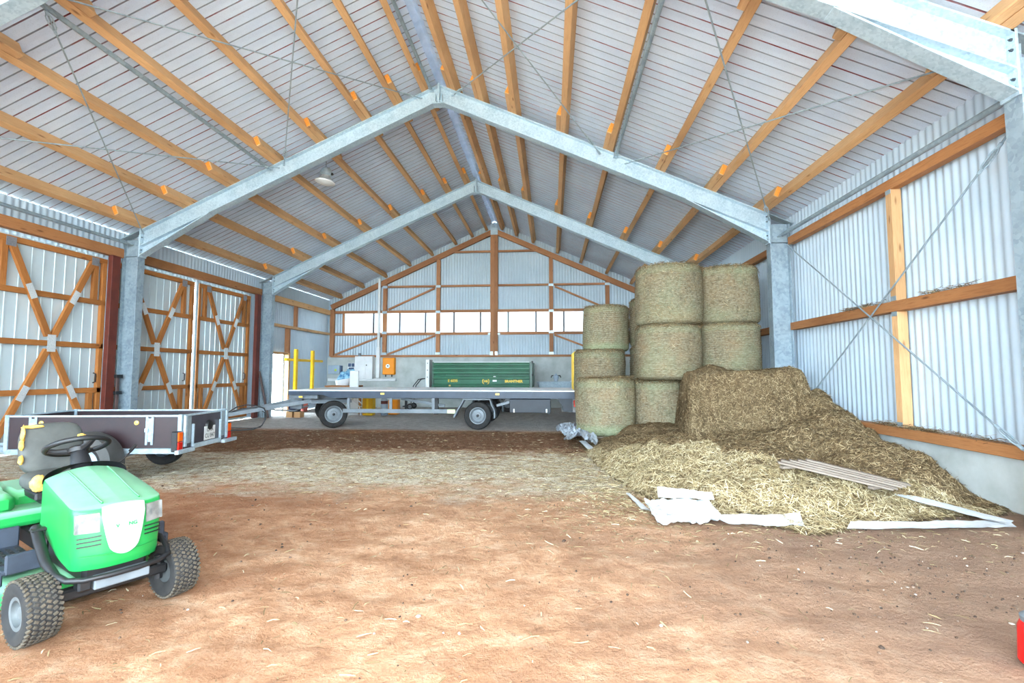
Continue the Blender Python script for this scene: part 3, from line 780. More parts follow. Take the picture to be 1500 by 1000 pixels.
# ---------------------------------------------------------------- hay heap
CP = [(2.97, 9.0, 0), (3.0, 7.8, .0), (3.17, 6.56, 0), (3.43, 5.6, 0), (3.75, 5.15, .0), (4.2, 4.85, 0), (4.63, 4.5, 0), (5.0, 4.72, 0), (5.38, 4.85, 0), (5.9, 5.1, 0), (6.3, 5.2, .0), (6.76, 5.3, 0), (7, 5.45, 0),
      (3.5, 7.5, .2), (3.4, 8.6, .12), (3.9, 9.6, .36), (4.3, 9.5, .38), (3.5, 9.65, .12), (3.15, 9.7, 0), (3.9, 8.9, .25), (4.25, 7.9, .3), (4.0, 7.2, .36), (4.3, 6.75, .44), (4.75, 6.15, .42), (4.0, 6.2, .28), (3.7, 6.0, .16), (4.3, 5.5, .22), (4.9, 5.3, .22), (4.65, 5.7, .33),
      (4.7, 7.5, .3), (5.1, 6.8, .3), (5.35, 6.2, .3), (5.0, 5.75, .34), (5.45, 5.5, .27), (5.8, 5.3, .13), (5.5, 5.0, .1), (5.55, 6.7, .32), (5.8, 6.0, .28), (6.1, 5.6, .2), (4.7, 8.2, .32), (5.3, 7.7, .38), (5.8, 7.9, .42),
      (6.0, 7.4, .62), (6.1, 6.7, .5), (6.3, 6.25, .46), (6.5, 5.9, .3), (6.95, 8.4, 1.07), (6.95, 8.1, .86), (6.95, 7.3, .58), (6.95, 6.8, .46), (6.95, 6.3, .42), (6.95, 6.05, .33), (6.95, 5.85, .18), (6.95, 5.65, .05), (6.5, 7.6, .8), (6.6, 8.2, 1.05), (6.95, 9.3, 1.1), (6.95, 10.5, 1.1), (6.2, 7.9, .62)]
CPa = np.array(CP)
POLY = [(2.93, 9.6), (2.97, 8.9), (3.0, 7.8), (3.17, 6.56), (3.43, 5.55), (3.8, 5.08), (4.2, 4.78), (4.63, 4.42), (5.0, 4.62), (5.38, 4.75), (5.9, 5.0), (6.3, 5.1), (6.76, 5.2), (7.05, 5.4), (7.05, 11), (4.2, 11), (4.0, 9.95), (3.2, 9.95)]
def sd_poly(X, Y):
    d = np.full(X.shape, 1e9); ins = np.zeros(X.shape, bool); n = len(POLY)
    for i in range(n):
        ax, ay = POLY[i]; bx, by = POLY[(i + 1) % n]
        t = np.clip(((X - ax) * (bx - ax) + (Y - ay) * (by - ay)) / ((bx - ax) ** 2 + (by - ay) ** 2), 0, 1)
        d = np.minimum(d, np.hypot(X - ax - t * (bx - ax), Y - ay - t * (by - ay)))
        c = ((ay > Y) != (by > Y)) & (X < (bx - ax) * (Y - ay) / (by - ay + 1e-12) + ax); ins ^= c
    return np.where(ins, d, -d)
def sm(a, b, x):
    t = np.clip((x - a) / (b - a), 0, 1); return t * t * (3 - 2 * t)
def heap_h(X, Y):
    w = 1 / ((X[..., None] - CPa[:, 0]) ** 2 + (Y[..., None] - CPa[:, 1]) ** 2 + .012) ** 1.8
    h = (w * CPa[:, 2]).sum(-1) / w.sum(-1)
    front = 8.42 - .30 * sm(5.0, 6.6, X) + .05 * np.sin(X * 5)
    blk = 1.36 * sm(front - .16, front + .22, Y) ** .8 * sm(4.60, 4.80, X - .12 * (Y - 8.5)) * (1 - sm(6.5, 6.9, X)) ** .8 * (1 + .02 * np.sin(X * 7 + 1))
    blk += .06 * sm(5.0, 6.2, X) * (blk > 1.0) + .16 * np.exp(-((X - 5.28) ** 2 / .09 + (Y - 9.25) ** 2 / .05)) * (blk > .9)
    sd = sd_poly(X, Y)
    h = np.maximum(h, blk) * sm(-.02, .22, sd) + .02 * sm(-.02, .05, sd)
    # dark hollows
    h -= .13 * np.exp(-((X - 5.75) ** 2 / .05 + (Y - 6.55) ** 2 / .12)); h -= .08 * np.exp(-((X - 3.75) ** 2 + (Y - 5.75) ** 2) / .01)
    return h, sd
def pale(X, Y): return Y < np.where(X < 5.1, 6.9 - 1.45 * (X - 4.2) + .25 * np.sin(X * 9), 5.5 + .1 * np.sin(X * 8)) + .15 * np.sin(Y * 13 + X * 5)
def build_heap():
    st = .034; xs = np.arange(2.85, 7.02, st); ys = np.arange(4.3, 11.0, st)
    X, Y = np.meshgrid(xs, ys); H, sd = heap_h(X, Y)
    nz = np.array([[noise.noise(V((x * 3, y * 3, 0))) * .055 + noise.noise(V((x * 9, y * 9, 4))) * .03 + noise.noise(V((x * 22, y * 22, 8))) * .016 for x in xs] for y in ys])
    H2 = H + nz * np.clip(sm(-.05, .3, sd), 0, 1)
    H2 = np.where(sd > -.03, np.maximum(H2, .004), -.03)
    gy, gx = np.gradient(H2, st); w = len(xs)
    XJ = X - np.clip(gx, -3, 3) * nz * .4; YJ = Y - np.clip(gy, -3, 3) * nz * .4
    q = []
    inside = sd > -.04
    for j in range(len(ys) - 1):
        for i in range(w - 1):
            if inside[j, i] and inside[j + 1, i + 1] and inside[j + 1, i] and inside[j, i + 1]: q.append((j * w + i, j * w + i + 1, (j + 1) * w + i + 1, (j + 1) * w + i))
    verts = np.stack([XJ, YJ, H2], -1).reshape(-1, 3)
    q = np.array(q); used = np.unique(q); mp = np.full(len(verts), -1); mp[used] = np.arange(len(used)); verts = verts[used]; q = mp[q]
    root = thing('hay_heap', 'broad heap of loose brown hay and pale straw against the corrugated wall', 'hay', (5, 7.2, 0), kind='stuff')
    off = np.array(root.location)
    me = np_mesh('hay_body', verts - off, q, HAY_B); me.polygons.foreach_set('use_smooth', [True] * len(me.polygons))
    o = bpy.data.objects.new('hay_body', me); COL.objects.link(o); o.parent = root; o['kind'] = 'stuff'
    # strands, spread evenly over true surface area
    a, b, c, d = (verts[q[:, k]] for k in range(4))
    nn = np.cross(c - a, d - b); ar = np.linalg.norm(nn, axis=1) * .5; nn = nn / (ar[:, None] * 2 + 1e-9)
    ctr = (a + b + c + d) / 4
    wgt = ar * np.where(ctr[:, 1] < 8.9, 1, .12); wgt *= np.where(ctr[:, 2] < .012, .3, 1)
    n = 100000; pick = RNG.choice(len(q), n, p=wgt / wgt.sum()); u, v = RNG.random((n, 1)), RNG.random((n, 1))
    P = (a[pick] * (1 - u) + b[pick] * u) * (1 - v) + (d[pick] * (1 - u) + c[pick] * u) * v; Nn = nn[pick]
    pl = pale(P[:, 0], P[:, 1])
    for nm, msk, mt, l0, l1, wd in (('pale_straw', pl, STR_PALE, .035, .14, .0045), ('brown_hay', ~pl, STR_BROWN, .025, .11, .0045)):
        sv, sq = strands(P[msk], Nn[msk], l0, l1, wd, .4)
        o = bpy.data.objects.new(nm, np_mesh(nm, sv - off, sq, mt)); COL.objects.link(o); o.parent = root; o['kind'] = 'stuff'
        tag(o, {'pale_straw': 'pale yellow straw of the low apron', 'brown_hay': 'darker brown hay of the high block and slope'}[nm])
build_heap()
# chaff and straw on the floor
def floor_straw():
    Ps = []
    def blob(n, cx, cy, sx, sy): Ps.append(np.stack([RNG.normal(cx, sx, n), RNG.normal(cy, sy, n)], 1))
    def band(n, x0, x1, y0, y1): Ps.append(np.stack([RNG.uniform(x0, x1, n), RNG.uniform(y0, y1, n)], 1))
    band(5200, -6.5, 3.3, 5.4, 8.6); blob(6500, .5, 7.2, 2.6, .8); blob(1500, 2.6, 6.2, .6, 1.2); band(2600, -5, 3.4, 8.4, 11.6); band(500, -3.5, 6, 1.6, 5); blob(500, 4.6, 4.5, 1.2, .28); blob(2600, 2.9, 7.2, .45, 1.1); blob(1300, 3.15, 5.7, .25, .5); blob(500, 3.1, 5.4, .35, .5); band(300, -2, 2, 1.4, 3.5)
    P = np.concatenate(Ps); P = P[(np.abs(P[:, 0]) < 6.8) & (P[:, 1] > .9)]
    z = np.array([floor_z(x, y) - .013 for x, y in P]); P3 = np.column_stack([P, z])
    sv, sq = strands(P3, np.tile([0, 0, 1.], (len(P), 1)), .02, .10, .0048, .06)
    o = bpy.data.objects.new('scattered_straw', np_mesh('scattered_straw', sv, sq, STR_PALE)); COL.objects.link(o)
    tag(o, 'pale straw stalks scattered across the sandy floor', 'straw', kind='stuff')
floor_straw()
def clods():
    P = np.concatenate([np.column_stack([RNG.normal(5.2, .9, 420), RNG.normal(3.6, .5, 420)]), np.column_stack([RNG.uniform(-1, 6.4, 320), RNG.uniform(1.2, 5.5, 320)]), np.column_stack([RNG.uniform(-5, 3, 200), RNG.uniform(5, 11, 200)])])
    P = P[(P[:, 0] < 6.8) & (P[:, 1] > 1)]; v = []; q = []
    for x, y in P:
        s = RNG.uniform(.003, .010) * (1 if RNG.random() < .95 else 1.6) * (.6 if y < 2.6 else 1); z = floor_z(x, y) - .014; o = len(v)
        a = RNG.uniform(0, 6.28); k = RNG.uniform(.5, 1.6)
        for dz, r in ((-.2, .6), (.35, 1.0), (.9, .5)):
            for i in range(6):
                t = a + i * PI / 3; rr = r * s * RNG.uniform(.8, 1.2); cx_, cy_ = rr * math.cos(t) * k, rr * math.sin(t)
                v.append((x + cx_ * math.cos(a) - cy_ * math.sin(a), y + cx_ * math.sin(a) + cy_ * math.cos(a), z + dz * s))
        for l in range(2):
            for i in range(6): q.append((o + l * 6 + i, o + l * 6 + (i + 1) % 6, o + l * 6 + 6 + (i + 1) % 6, o + l * 6 + 6 + i))
        q += [(o + 12, o + 13, o + 14, o + 15), (o + 12, o + 15, o + 16, o + 17)]
    m = strand_mat('clod', [(0, (60, 48, 42)), (.55, (84, 66, 54)), (.85, (120, 96, 80)), (.985, (190, 180, 168))])
    o = bpy.data.objects.new('loose_dirt', np_mesh('loose_dirt', np.array(v), np.array(q), m)); COL.objects.link(o)
    tag(o, 'small dark clods and pebbles scattered on the sandy floor', 'dirt', kind='stuff')
clods()
def tuft(pts, n, label, l1=.16):
    P = np.concatenate([np.array(a) + (np.array(b) - np.array(a)) * RNG.random((n, 1)) + RNG.normal(scale=(.025, .03, .016), size=(n, 3)) for a, b in pts])
    sv, sq = strands(P, np.tile([0, 0, 1.], (len(P), 1)), .05, l1, .005, .35)
    o = bpy.data.objects.new('loose_hay', np_mesh('loose_hay', sv, sq, STR_BROWN)); COL.objects.link(o); tag(o, label, 'hay', kind='stuff')
tuft([((6.96, 6.95, 2.375), (6.96, 7.9, 2.38)), ((6.93, 7.3, 2.37), (6.93, 7.8, 2.37))], 160, 'wisp of hay caught on the middle rail just past the wall post')
tuft([((6.96, 5.6, 2.375), (6.96, 6.3, 2.38))], 160, 'wisp of hay lying on the middle rail before the wall post')
tuft([((6.96, 5.3, .69), (6.96, 7.2, .69)), ((6.95, 6.2, .69), (6.95, 7.3, .70))], 330, 'hay spilled along the low sill plate above the concrete plinth')
tuft([((3.1, 10.0, 1.30), (3.9, 10.1, 1.31)), ((3.6, 10.0, 1.3), (4.05, 10.3, 1.31)), ((4.25, 10.0, 1.28), (5.1, 9.95, 1.28)), ((4.2, 9.9, 1.27), (4.6, 9.85, 1.28))], 420, 'brown hay strewn on top of the two bottom bales', .2)

# weathered boards lying on the heap
r = thing('slatted_board', 'weathered grey slatted wooden panel lying tilted on the hay heap', 'wooden panel', (5.2, 5.3, .36))
A, B_, C_, D_ = V((4.66, 5.42, .45)), V((5.17, 5.56, .46)), V((5.98, 5.24, .27)), V((5.68, 5.10, .25))
for k in range(5):
    t = (k + .5) / 5; p = A.lerp(B_, t) + V((0, 0, random.uniform(-.006, .006))); q = D_.lerp(C_, t) + V((0, 0, random.uniform(-.008, .008)))
    if k == 0: p = p.lerp(q, .05)
    timber('slat', p, q, .082, .022, WOOD_G, r)
for t in (.12, .85): timber('batten', A.lerp(D_, t) - V((0, 0, .03)), B_.lerp(C_, t) - V((0, 0, .03)), .06, .03, WOOD_G, r)

# white plastic sheeting poking out from beneath the heap
FILM = mat('white_plastic_film', (222, 225, 227), (204, 208, 211), .5, scale=9, bmp=.7, bdist=.02)
def film(name, poly_fn, nu, nv, label, amp=.02, m=FILM, cat='plastic sheet'):
    def fn(u, v):
        p = V(poly_fn(u, v)); n = V((p.x * 5, p.y * 5, 3.3))
        p.z += amp * (noise.noise(n) * .7 + abs(noise.noise(n * 2.7)) * .6 + .3 * noise.noise(n * 6)) + amp * .4
        return p
    mb = MB().grid(fn, nu, nv); nvt = len(mb.v)
    mb.add([(x, y, z - .004) for x, y, z in mb.v], [f[::-1] for f in mb.f])
    return tag(mb.build(name, m, smooth=True), label, cat)
def bil(a, b, c, d):
    a, b, c, d = map(V, (a, b, c, d)); return lambda u, v: a.lerp(b, u).lerp(d.lerp(c, u), v)
film('plastic_sheet', bil((3.30, 4.52, .015), (3.95, 4.68, .02), (3.9, 5.06, .09), (3.3, 5.16, .07)), 40, 24, 'crumpled white plastic sheet at the front corner of the hay heap', .05)
film('plastic_sheet', bil((3.24, 5.0, .03), (3.32, 4.95, .03), (3.23, 5.68, .02), (3.19, 5.68, .02)), 4, 16, 'thin white plastic strip pointing away from the crumpled sheet', .012)
film('plastic_sheet', bil((3.42, 5.06, .13), (3.95, 4.98, .13), (3.98, 5.14, .17), (3.45, 5.24, .19)), 16, 6, 'folded white plastic flap lying on the crumpled sheet', .02)
film('plastic_sheet', bil((3.95, 4.62, .02), (4.6, 4.58, .02), (4.68, 4.82, .06), (3.9, 4.78, .04)), 20, 6, 'narrow white plastic edge below the middle of the straw apron', .02)
film('plastic_sheet', bil((4.95, 4.56, .015), (6.5, 4.74, .015), (6.6, 4.95, .015), (5.05, 4.68, .04)), 40, 6, 'long flat white plastic strip beside the concrete plinth', .015)
film('plastic_sheet', bil((6.45, 4.78, .02), (6.62, 4.9, .02), (6.0, 5.42, .14), (5.86, 5.32, .14)), 8, 16, 'slanted folded white plastic strip climbing the straw toward the plinth', .015)
SILV = mat('silver_sheet', (196, 206, 216), (150, 162, 176), .35, .25, scale=6, bmp=.6, bdist=.03)
def tarp_fn(u, v):
    x = 2.56 + .56 * u + .12 * math.sin(v * 6); y = 9.25 + 2.5 * v - .5 * u * (1 - v)
    return (x, y, .06 + .13 * math.sin(u * PI) * (.5 + .5 * math.sin(v * 5 + 1)))
film('silver_tarp', tarp_fn, 26, 60, 'crumpled silver grey tarpaulin at the foot of the pallet bale', .14, SILV, 'tarpaulin')
film('plastic_sheet', bil((3.0, 8.75, .02), (3.12, 8.8, .02), (2.98, 9.35, .1), (2.86, 9.3, .1)), 5, 12, 'pale plastic tail hanging out of the silver tarpaulin', .015)
# ---------------------------------------------------------------- wheels
def wheel_parts(parent, c, axis, R, W, rim_r, rim_mat, tyre=RUBBER, name='wheel', tread=0, dish=.03, hub=True):
    """c centre, axis unit vector toward the outer face; local to parent"""
    M = frame_from(axis, (0, 0, 1)).to_4x4(); M = M @ Matrix.Rotation(PI / 2, 4, 'Y'); M.translation = V(c)
    h = W / 2; sh = W * .22
    prof = [(rim_r - .004, -h * .72), (rim_r + .01, -h * .85), (rim_r + (R - rim_r) * .45, -h), (R - .5 * sh, -h * .93), (R - .12 * sh, -h * .72), (R, -h * .4), (R, h * .4), (R - .12 * sh, h * .72), (R - .5 * sh, h * .93), (rim_r + (R - rim_r) * .45, h), (rim_r + .01, h * .85), (rim_r - .004, h * .72)]
    o = MB().lathe(prof, 48, M, cap=False).build(name, tyre, parent, smooth=True)
    rp_ = [(rim_r, -h * .75), (rim_r, h * .72), (rim_r + .008, h * .82), (rim_r - .012, h * .8), (rim_r - .03 * rim_r / .2, h * .45), (rim_r * .72, h * .5 - dish), (rim_r * .42, h * .5 - dish * .6), (rim_r * .38, h * .62), (rim_r * .2, h * .66), (.0001, h * .66)]
    MB().lathe(rp_, 32, M, cap=False).build('rim', rim_mat, o, smooth=True)
    if hub:
        mb = MB()
        mb.lathe([(rim_r * .16, h * .6), (rim_r * .16, h * .95), (rim_r * .1, h * 1.02), (.0001, h * 1.02)], 16, M)
        mb.build('hub', BLACK, o, smooth=True)
    if tread:
        mb = MB(); rows = 6
        for k in range(tread):
            a0 = 2 * PI * k / tread
            for j in range(rows):
                zc = (j - (rows - 1) / 2) * W * .158; a = a0 + (PI / tread if j % 2 else 0)
                rr = R - (.10 * sh if j in (0, 5) else 0) - .002
                Mt = M @ Matrix.Rotation(a, 4, 'Z') @ Matrix.Translation((rr, 0, zc)) @ Matrix.Rotation((.5 if j % 2 else -.5), 4, 'X')
                vs = []; b = MB().box((0, 0, 0), (.014, 2 * PI * R / tread * .55, W * .13), .002)
                mb.add([Mt @ V(p) for p in b.v], b.f)
        mb.build('tread', TREADM, o)
    return o

# ---------------------------------------------------------------- flat drawbar trailer
DECKW = mat('pale_deck_sheet', (242, 243, 244), (232, 234, 236), .38, scale=2)
SKIRT = mat('slate_side_board', (60, 72, 88), (48, 59, 74), .5, scale=2.5)
BOXD = mat('dark_tool_box', (44, 50, 58), (36, 42, 50), .55, scale=3)
TAPE = mat('pale_green_tape', (206, 216, 168), (190, 202, 150), .5)
def flat_trailer():
    r = thing('flatbed_trailer', 'long flat drawbar trailer with white deck and yellow end racks', 'trailer', (-.7, 12.8, 0))
    B = lambda mb, n, m, p=r, **k: mb.build(n, m, p, world=True, **k)
    x0, x1, y0, y1 = -4.28, 2.9, 11.6, 14.0
    B(MB().box(((x0 + x1) / 2, 12.8, .96), (x1 - x0, y1 - y0, .03), .004), 'deck', DECKW)
    for y in (y0 + .02, y1 - .02):
        M = Matrix(((1, 0, 0, 0), (0, 0, 1, y), (0, 1, 0, 0), (0, 0, 0, 1)))
        B(MB().prism([(x0, .948), (x0, .85), (-3.4, .85), (-3.15, .782), (x1, .782), (x1, .948)], -.02, .02, M), 'side_board', SKIRT)
    B(MB().box((x0 + .02, 12.8, .9), (.04, 2.34, .09)), 'end_board', SKIRT); B(MB().box((x1 - .02, 12.8, .865), (.04, 2.34, .16)), 'end_board', SKIRT)
    ch = MB()
    for y in (12.35, 13.25): ch.box((-.6, y, .83), (6.9, .09, .2))
    for x in np.arange(-3.8, 2.8, .8): ch.box((x, 12.8, .88), (.06, 2.3, .08))
    B(ch, 'chassis', GREY_P)
    g2 = MB().box((-1.45, 11.67, .455), (2.86, .03, .1), .004); B(g2, 'side_guard', GREY_P)
    for x in (-2.75, -1.66, -.58): B(MB().box((x, 11.7, .62), (.07, .03, .36)), 'guard_post', GREY_P)
    B(MB().beam((-1.55, 12.2, .74), (-.4, 12.2, .55), .05, .07), 'brace', GREY_P); B(MB().beam((-.62, 12.2, .8), (-.62, 12.2, .34), .1, .1), 'support_leg', BLACK)
    B(MB().box((-.12, 11.655, .455), (.2, .012, .1)), 'marker_tape', TAPE)
    # steered front bogie
    c = V((-3.72, 12.75, .345)); a = math.radians(30); ax = V((math.sin(a), -math.cos(a), 0)); fw = V((-math.cos(a), -math.sin(a), 0))
    for s in (1, -1):
        wheel_parts(r, c + ax * s * .93 - r.location, ax * s, .345, .24, .21, GREY_P)
    b = MB().beam(c - ax * .85, c + ax * .85, .09, .09); b.lathe([(.42, .70), (.42, .76)], 32, Matrix.Translation((c.x, c.y, 0)))
    for s in (1, -1): b.beam(c + ax * s * .45 + fw * .5 + V((0, 0, .3)), c + ax * s * .45 - fw * .5 + V((0, 0, .3)), .07, .09); b.beam(c + ax * s * .45 + V((0, 0, .3)), c + ax * s * .45, .08, .2)
    b.box(c + V((-.62, -.62, .27)), (.32, .09, .3)); b.box((-3.95, 11.75, .8), (.75, .06, .1))
    B(b, 'bogie', GREY_P)
    tip = V((-6.35, 10.95, .24))
    for s in (1, -1):
        st = c + fw * .5 + ax * s * .5 + V((0, 0, .33 if s > 0 else .38))
        B(MB().beam(st, tip + ax * s * .05, .07, .09), 'drawbar_arm', GREY_P)
    B(MB().beam(tip - fw * .12, tip + fw * .25, .1, .08, b=.01), 'drawbar_eye', GREY_P)
    B(MB().tube([c + fw * .55 + V((0, 0, .18)), c + fw * .9 + V((0, 0, .05)), c + fw * 1.3 + V((0, 0, .08)), c + fw * 1.6 + V((0, 0, .12))], .02, 6), 'brace', GREY_P)
    # rear axle with mudguards
    for y, s in ((11.87, -1), (13.73, 1)):
        wheel_parts(r, V((.52, y, .345)) - r.location, V((0, s, 0)), .345, .24, .2, GREY_P)
        yy0, yy1 = (11.64, 12.02) if s < 0 else (13.58, 13.96)
        pr_ = [(-.05, .31), (.02, .45), (.12, .62), (.2, .755), (.84, .755), (.88, .62), (.95, .5), (.96, .3)]
        mg = MB()
        for p, q in zip(pr_, pr_[1:]): mg.add([(p[0], yy0, p[1]), (q[0], yy0, q[1]), (q[0], yy1, q[1]), (p[0], yy1, p[1])], [(0, 1, 2, 3)])
        mg.tube([(p[0], yy0, p[1]) for p in pr_], .022, 6)
        B(mg, 'mudguard', GREY_P)
    B(MB().tube([(.52, 11.95, .345), (.52, 13.65, .345)], .05, 12), 'axle', BLACK)
    B(MB().beam((1.0, 11.7, .6), (1.35, 11.7, .7), .03, .06), 'brace', GREY_P)
    bx = B(MB().box((1.82, 11.9, .6), (1.0, .52, .33), .012), 'tool_box', BOXD)
    for x in (1.43, 2.22): MB().box((x, 11.635, .485), (.035, .02, .09), .004).build('latch', WHITE_P, bx, world=True)
    M = Matrix(((1, 0, 0, 0), (0, 0, 1, 11.72), (0, 1, 0, 0), (0, 0, 0, 1)))
    B(MB().prism([(2.48, .78), (2.6, .6), (2.62, .47), (2.85, .47), (2.85, .78)], -.02, .02, M), 'lamp_carrier', BOXD)
    B(MB().box((2.9, 11.72, .66), (.05, .1, .16), .01), 'tail_light', REFL_R)
    for x, z in ((-1.84, .885), (1.03, .885), (-3.95, .8)): B(MB().box((x, 11.59, z), (.1, .014, .045), .004), 'reflector', REFL_A)
    # yellow end racks
    fr = B(MB().box((-4.2, 11.76, 1.49), (.07, .1, 1.04), .006), 'rack_post', YELLOW); B(MB().box((-4.2, 12.62, 1.49), (.07, .1, 1.04), .006), 'rack_post', YELLOW)
    B(MB().tube([(-4.25, 11.36, 1.735), (-4.25, 13.26, 1.735)], .035, 12), 'rack_bar', YELLOW)
    for y in (12.35, 13.1, 13.85): B(MB().box((2.97, y, 1.42), (.1, .12, 1.06), .006), 'rack_post', YELLOW)
    B(MB().box((2.98, 13.08, 1.5), (.06, 1.64, .16), .006), 'rack_bar', YELLOW)
    return r
flat_trailer()
o = MB().tube([(-5.9, 11.3, .32), (-5.72, 11.4, .42), (-5.55, 11.45, .54), (-5.3, 11.45, .6), (-5.05, 11.45, .59), (-4.82, 11.45, .52), (-4.74, 11.42, .4), (-4.74, 11.4, .25), (-4.8, 11.35, .1), (-4.95, 11.25, .02), (-5.2, 11.1, .016), (-5.5, 11.0, .016)], .014, 8).build('air_hose', STEELD, smooth=True)
tag(o, 'black air hose looping over the drawbar down to the floor', 'hose')
o = MB().tube([(-5.88, 11.36, .36), (-5.75, 11.5, .4), (-5.5, 11.6, .5), (-5.1, 11.6, .52), (-4.85, 11.55, .4), (-4.82, 11.5, .2), (-4.9, 11.45, .05), (-5.15, 11.5, .014), (-5.7, 11.6, .014), (-6.1, 11.5, .014)], .011, 8).build('air_hose', STEELD, smooth=True)
tag(o, 'thinner black cable sagging behind the drawbar hose', 'hose')

# ---------------------------------------------------------------- green tipping trailer
GREEN_T = mat('dark_green_enamel', (22, 100, 66), (16, 86, 56), .45, scale=2, spec=.35)
GREEN_D = mat('deep_green_enamel', (18, 74, 52), (14, 64, 44), .4)
GOLD = mat('yellow_lettering', (236, 200, 40), (226, 190, 36), .5)
def green_trailer():
    r = thing('tipping_trailer', 'dark green ribbed tipping trailer parked along the far concrete wall', 'trailer', (-.17, 17.95, 0))
    B = lambda mb, n, m, p=r, **k: mb.build(n, m, p, world=True, **k)
    x0, x1, y0, y1 = -1.9, 1.56, 17.0, 18.9
    prof = [(0, .88), (0, .93), (-.05, .95), (-.05, .99), (0, 1.01), (0, 1.17), (-.05, 1.19), (-.05, 1.25), (0, 1.27), (0, 1.315)]
    prof2 = [(0, 1.33), (0, 1.36), (-.05, 1.38), (-.05, 1.45), (0, 1.47), (0, 1.5), (-.05, 1.52), (-.05, 1.6), (0, 1.62), (0, 1.65), (-.05, 1.67), (-.05, 1.72), (0, 1.74), (0, 1.775)]
    for pf in (prof, prof2):
        for yy, s in ((y0, 1), (y1, -1)):
            vs = []; n = len(pf)
            for d, z in pf: vs += [(x0, yy + s * d, z), (x1, yy + s * d, z)]
            mb = MB().add(vs, [(2 * i, 2 * i + 1, 2 * i + 3, 2 * i + 2) for i in range(n - 1)])
            mb.box(((x0 + x1) / 2, yy + s * .02, (pf[0][1] + pf[-1][1]) / 2), (x1 - x0, .03, pf[-1][1] - pf[0][1]))
            B(mb, 'side_board', GREEN_T)
    for x in (x0 - .02, x1 + .06):
        for y in (y0, y1): B(MB().box((x, y, 1.33), (.1 if x > 0 else .06, .1, .93), .006), 'corner_post', GREEN_D)
    B(MB().box((x1 + .04, 17.95, 1.33), (.04, 1.86, .88)), 'end_board', GREEN_D); B(MB().box((x0 - .03, 17.95, 1.33), (.04, 1.86, .88)), 'end_board', GREEN_T)
    B(MB().box(((x0 + x1) / 2, 17.95, .86), (x1 - x0 + .1, 1.9, .06)), 'floor_panel', GREEN_D)
    for y in (y0, y1): B(MB().box(((x0 + x1) / 2, y - .005, 1.788), (x1 - x0, .06, .02)), 'top_rim', WHITE_P)
    for z in (1.78, 1.33): B(MB().lathe([(.03, -.04), (.03, .04)], 10, Matrix.Translation((x1 + .1, y0 - .03, z))), 'hinge_pin', BLACK)
    b = B(MB().box((-2.12, 17.2, 1.38), (.13, .5, 1.0), .006), 'bulkhead', WHITE_P)
    for z in (1.75, 1.5, 1.25): MB().box((-2.12, 16.945, z), (.03, .012, .03)).build('bolt', BLACK, b, world=True)
    ch = MB()
    for y in (17.6, 18.3): ch.box((-.2, y, .74), (3.9, .1, .16))
    for x in (-1.2, .2, 1.3): ch.box((x, 17.95, .74), (.1, 1.5, .12))
    B(ch, 'chassis', BLACK)
    for x in (-.1, .78):
        for y, s in ((17.2, -1), (18.7, 1)): wheel_parts(r, V((x, y, .36)) - r.location, V((0, s, 0)), .36, .26, .2, GREY_P)
        B(MB().tube([(x, 17.3, .36), (x, 18.6, .36)], .05, 10), 'axle', BLACK)
    B(MB().beam((-2.0, 17.95, .7), (-3.4, 17.95, .5), .12, .12), 'drawbar', BLACK); B(MB().beam((-3.2, 17.95, .5), (-3.2, 17.95, 0.0), .08, .08), 'parking_stand', BLACK)
    FX = Matrix(((1, 0, 0, 0), (0, 0, 1, 0), (0, 1, 0, 0), (0, 0, 0, 1)))
    def put(body, x, z, size, m, bold=.0, nm='lettering'):
        M = Matrix.Translation(V((x, 16.99, z)) - r.location) @ Matrix.Rotation(PI / 2, 4, 'X')
        return text(nm, body, size, m, M, r, .002, bold=bold)
    put('E 6035', -1.2, 1.115, .13, GOLD, .004); put('BRANTNER', 1.0, 1.1, .125, GOLD, .006)
    M = Matrix.Translation((.0, 16.985, 1.1)) @ Matrix.Rotation(PI / 2, 4, 'X')
    B(MB().lathe([(.105, 0), (.13, 0), (.13, .006), (.105, .006), (.105, 0)], 24, M, cap=False), 'emblem', GOLD); put('HB', .0, 1.1, .11, GOLD, .004, 'emblem')
    B(MB().box((.32, 16.99, 1.12), (.15, .006, .06)), 'plate', WHITE_P); B(MB().box((.32, 16.96, 1.27), (.09, .006, .03)), 'plate', WHITE_P)
    B(MB().box((-1.3, 16.96, .95), (.07, .02, .05)), 'reflector', REFL_A)
    return r
green_trailer()

# ---------------------------------------------------------------- things on and by the gable base wall
r = thing('electrical_cabinet', 'large white two-door electrical cabinet on the concrete base wall', 'cabinet', (-5.4, 19.3, 1.15))
MB().box((-5.4, 19.31, 1.62), (.76, .26, .94), .008).build('body', WHITE_P, r, world=True)
for a, b in ((-5.775, -5.315), (-5.305, -5.025)): MB().box(((a + b) / 2, 19.174, 1.62), (b - a - .006, .014, .92), .003).build('door', WHITE_P, r, world=True)
MB().lathe([(.022, 0), (.022, .02), (.0001, .02)], 12, Matrix.Translation((-5.27, 19.165, 1.72)) @ Matrix.Rotation(PI / 2, 4, 'X')).build('lock', BLACK, r, world=True)
MB().tube([(-5.62, 19.3, 2.09), (-5.62, 19.3, 2.22)], .06, 12).build('cable_gland', GREY_P, r, world=True, smooth=True)
r = thing('inverter_box', 'bright orange box with a round dial on the concrete base wall', 'electrical box', (-4.37, 19.32, 1.32))
MB().box((-4.37, 19.34, 1.68), (.52, .2, .7), .03).build('body', ORANGE, r, world=True)
Mx = Matrix.Translation((-4.39, 19.228, 1.68)) @ Matrix.Rotation(PI / 2, 4, 'X')
MB().lathe([(.085, 0), (.085, .012), (.06, .014), (.0001, .014)], 24, Mx).build('dial', WHITE_P, r, world=True, smooth=True)
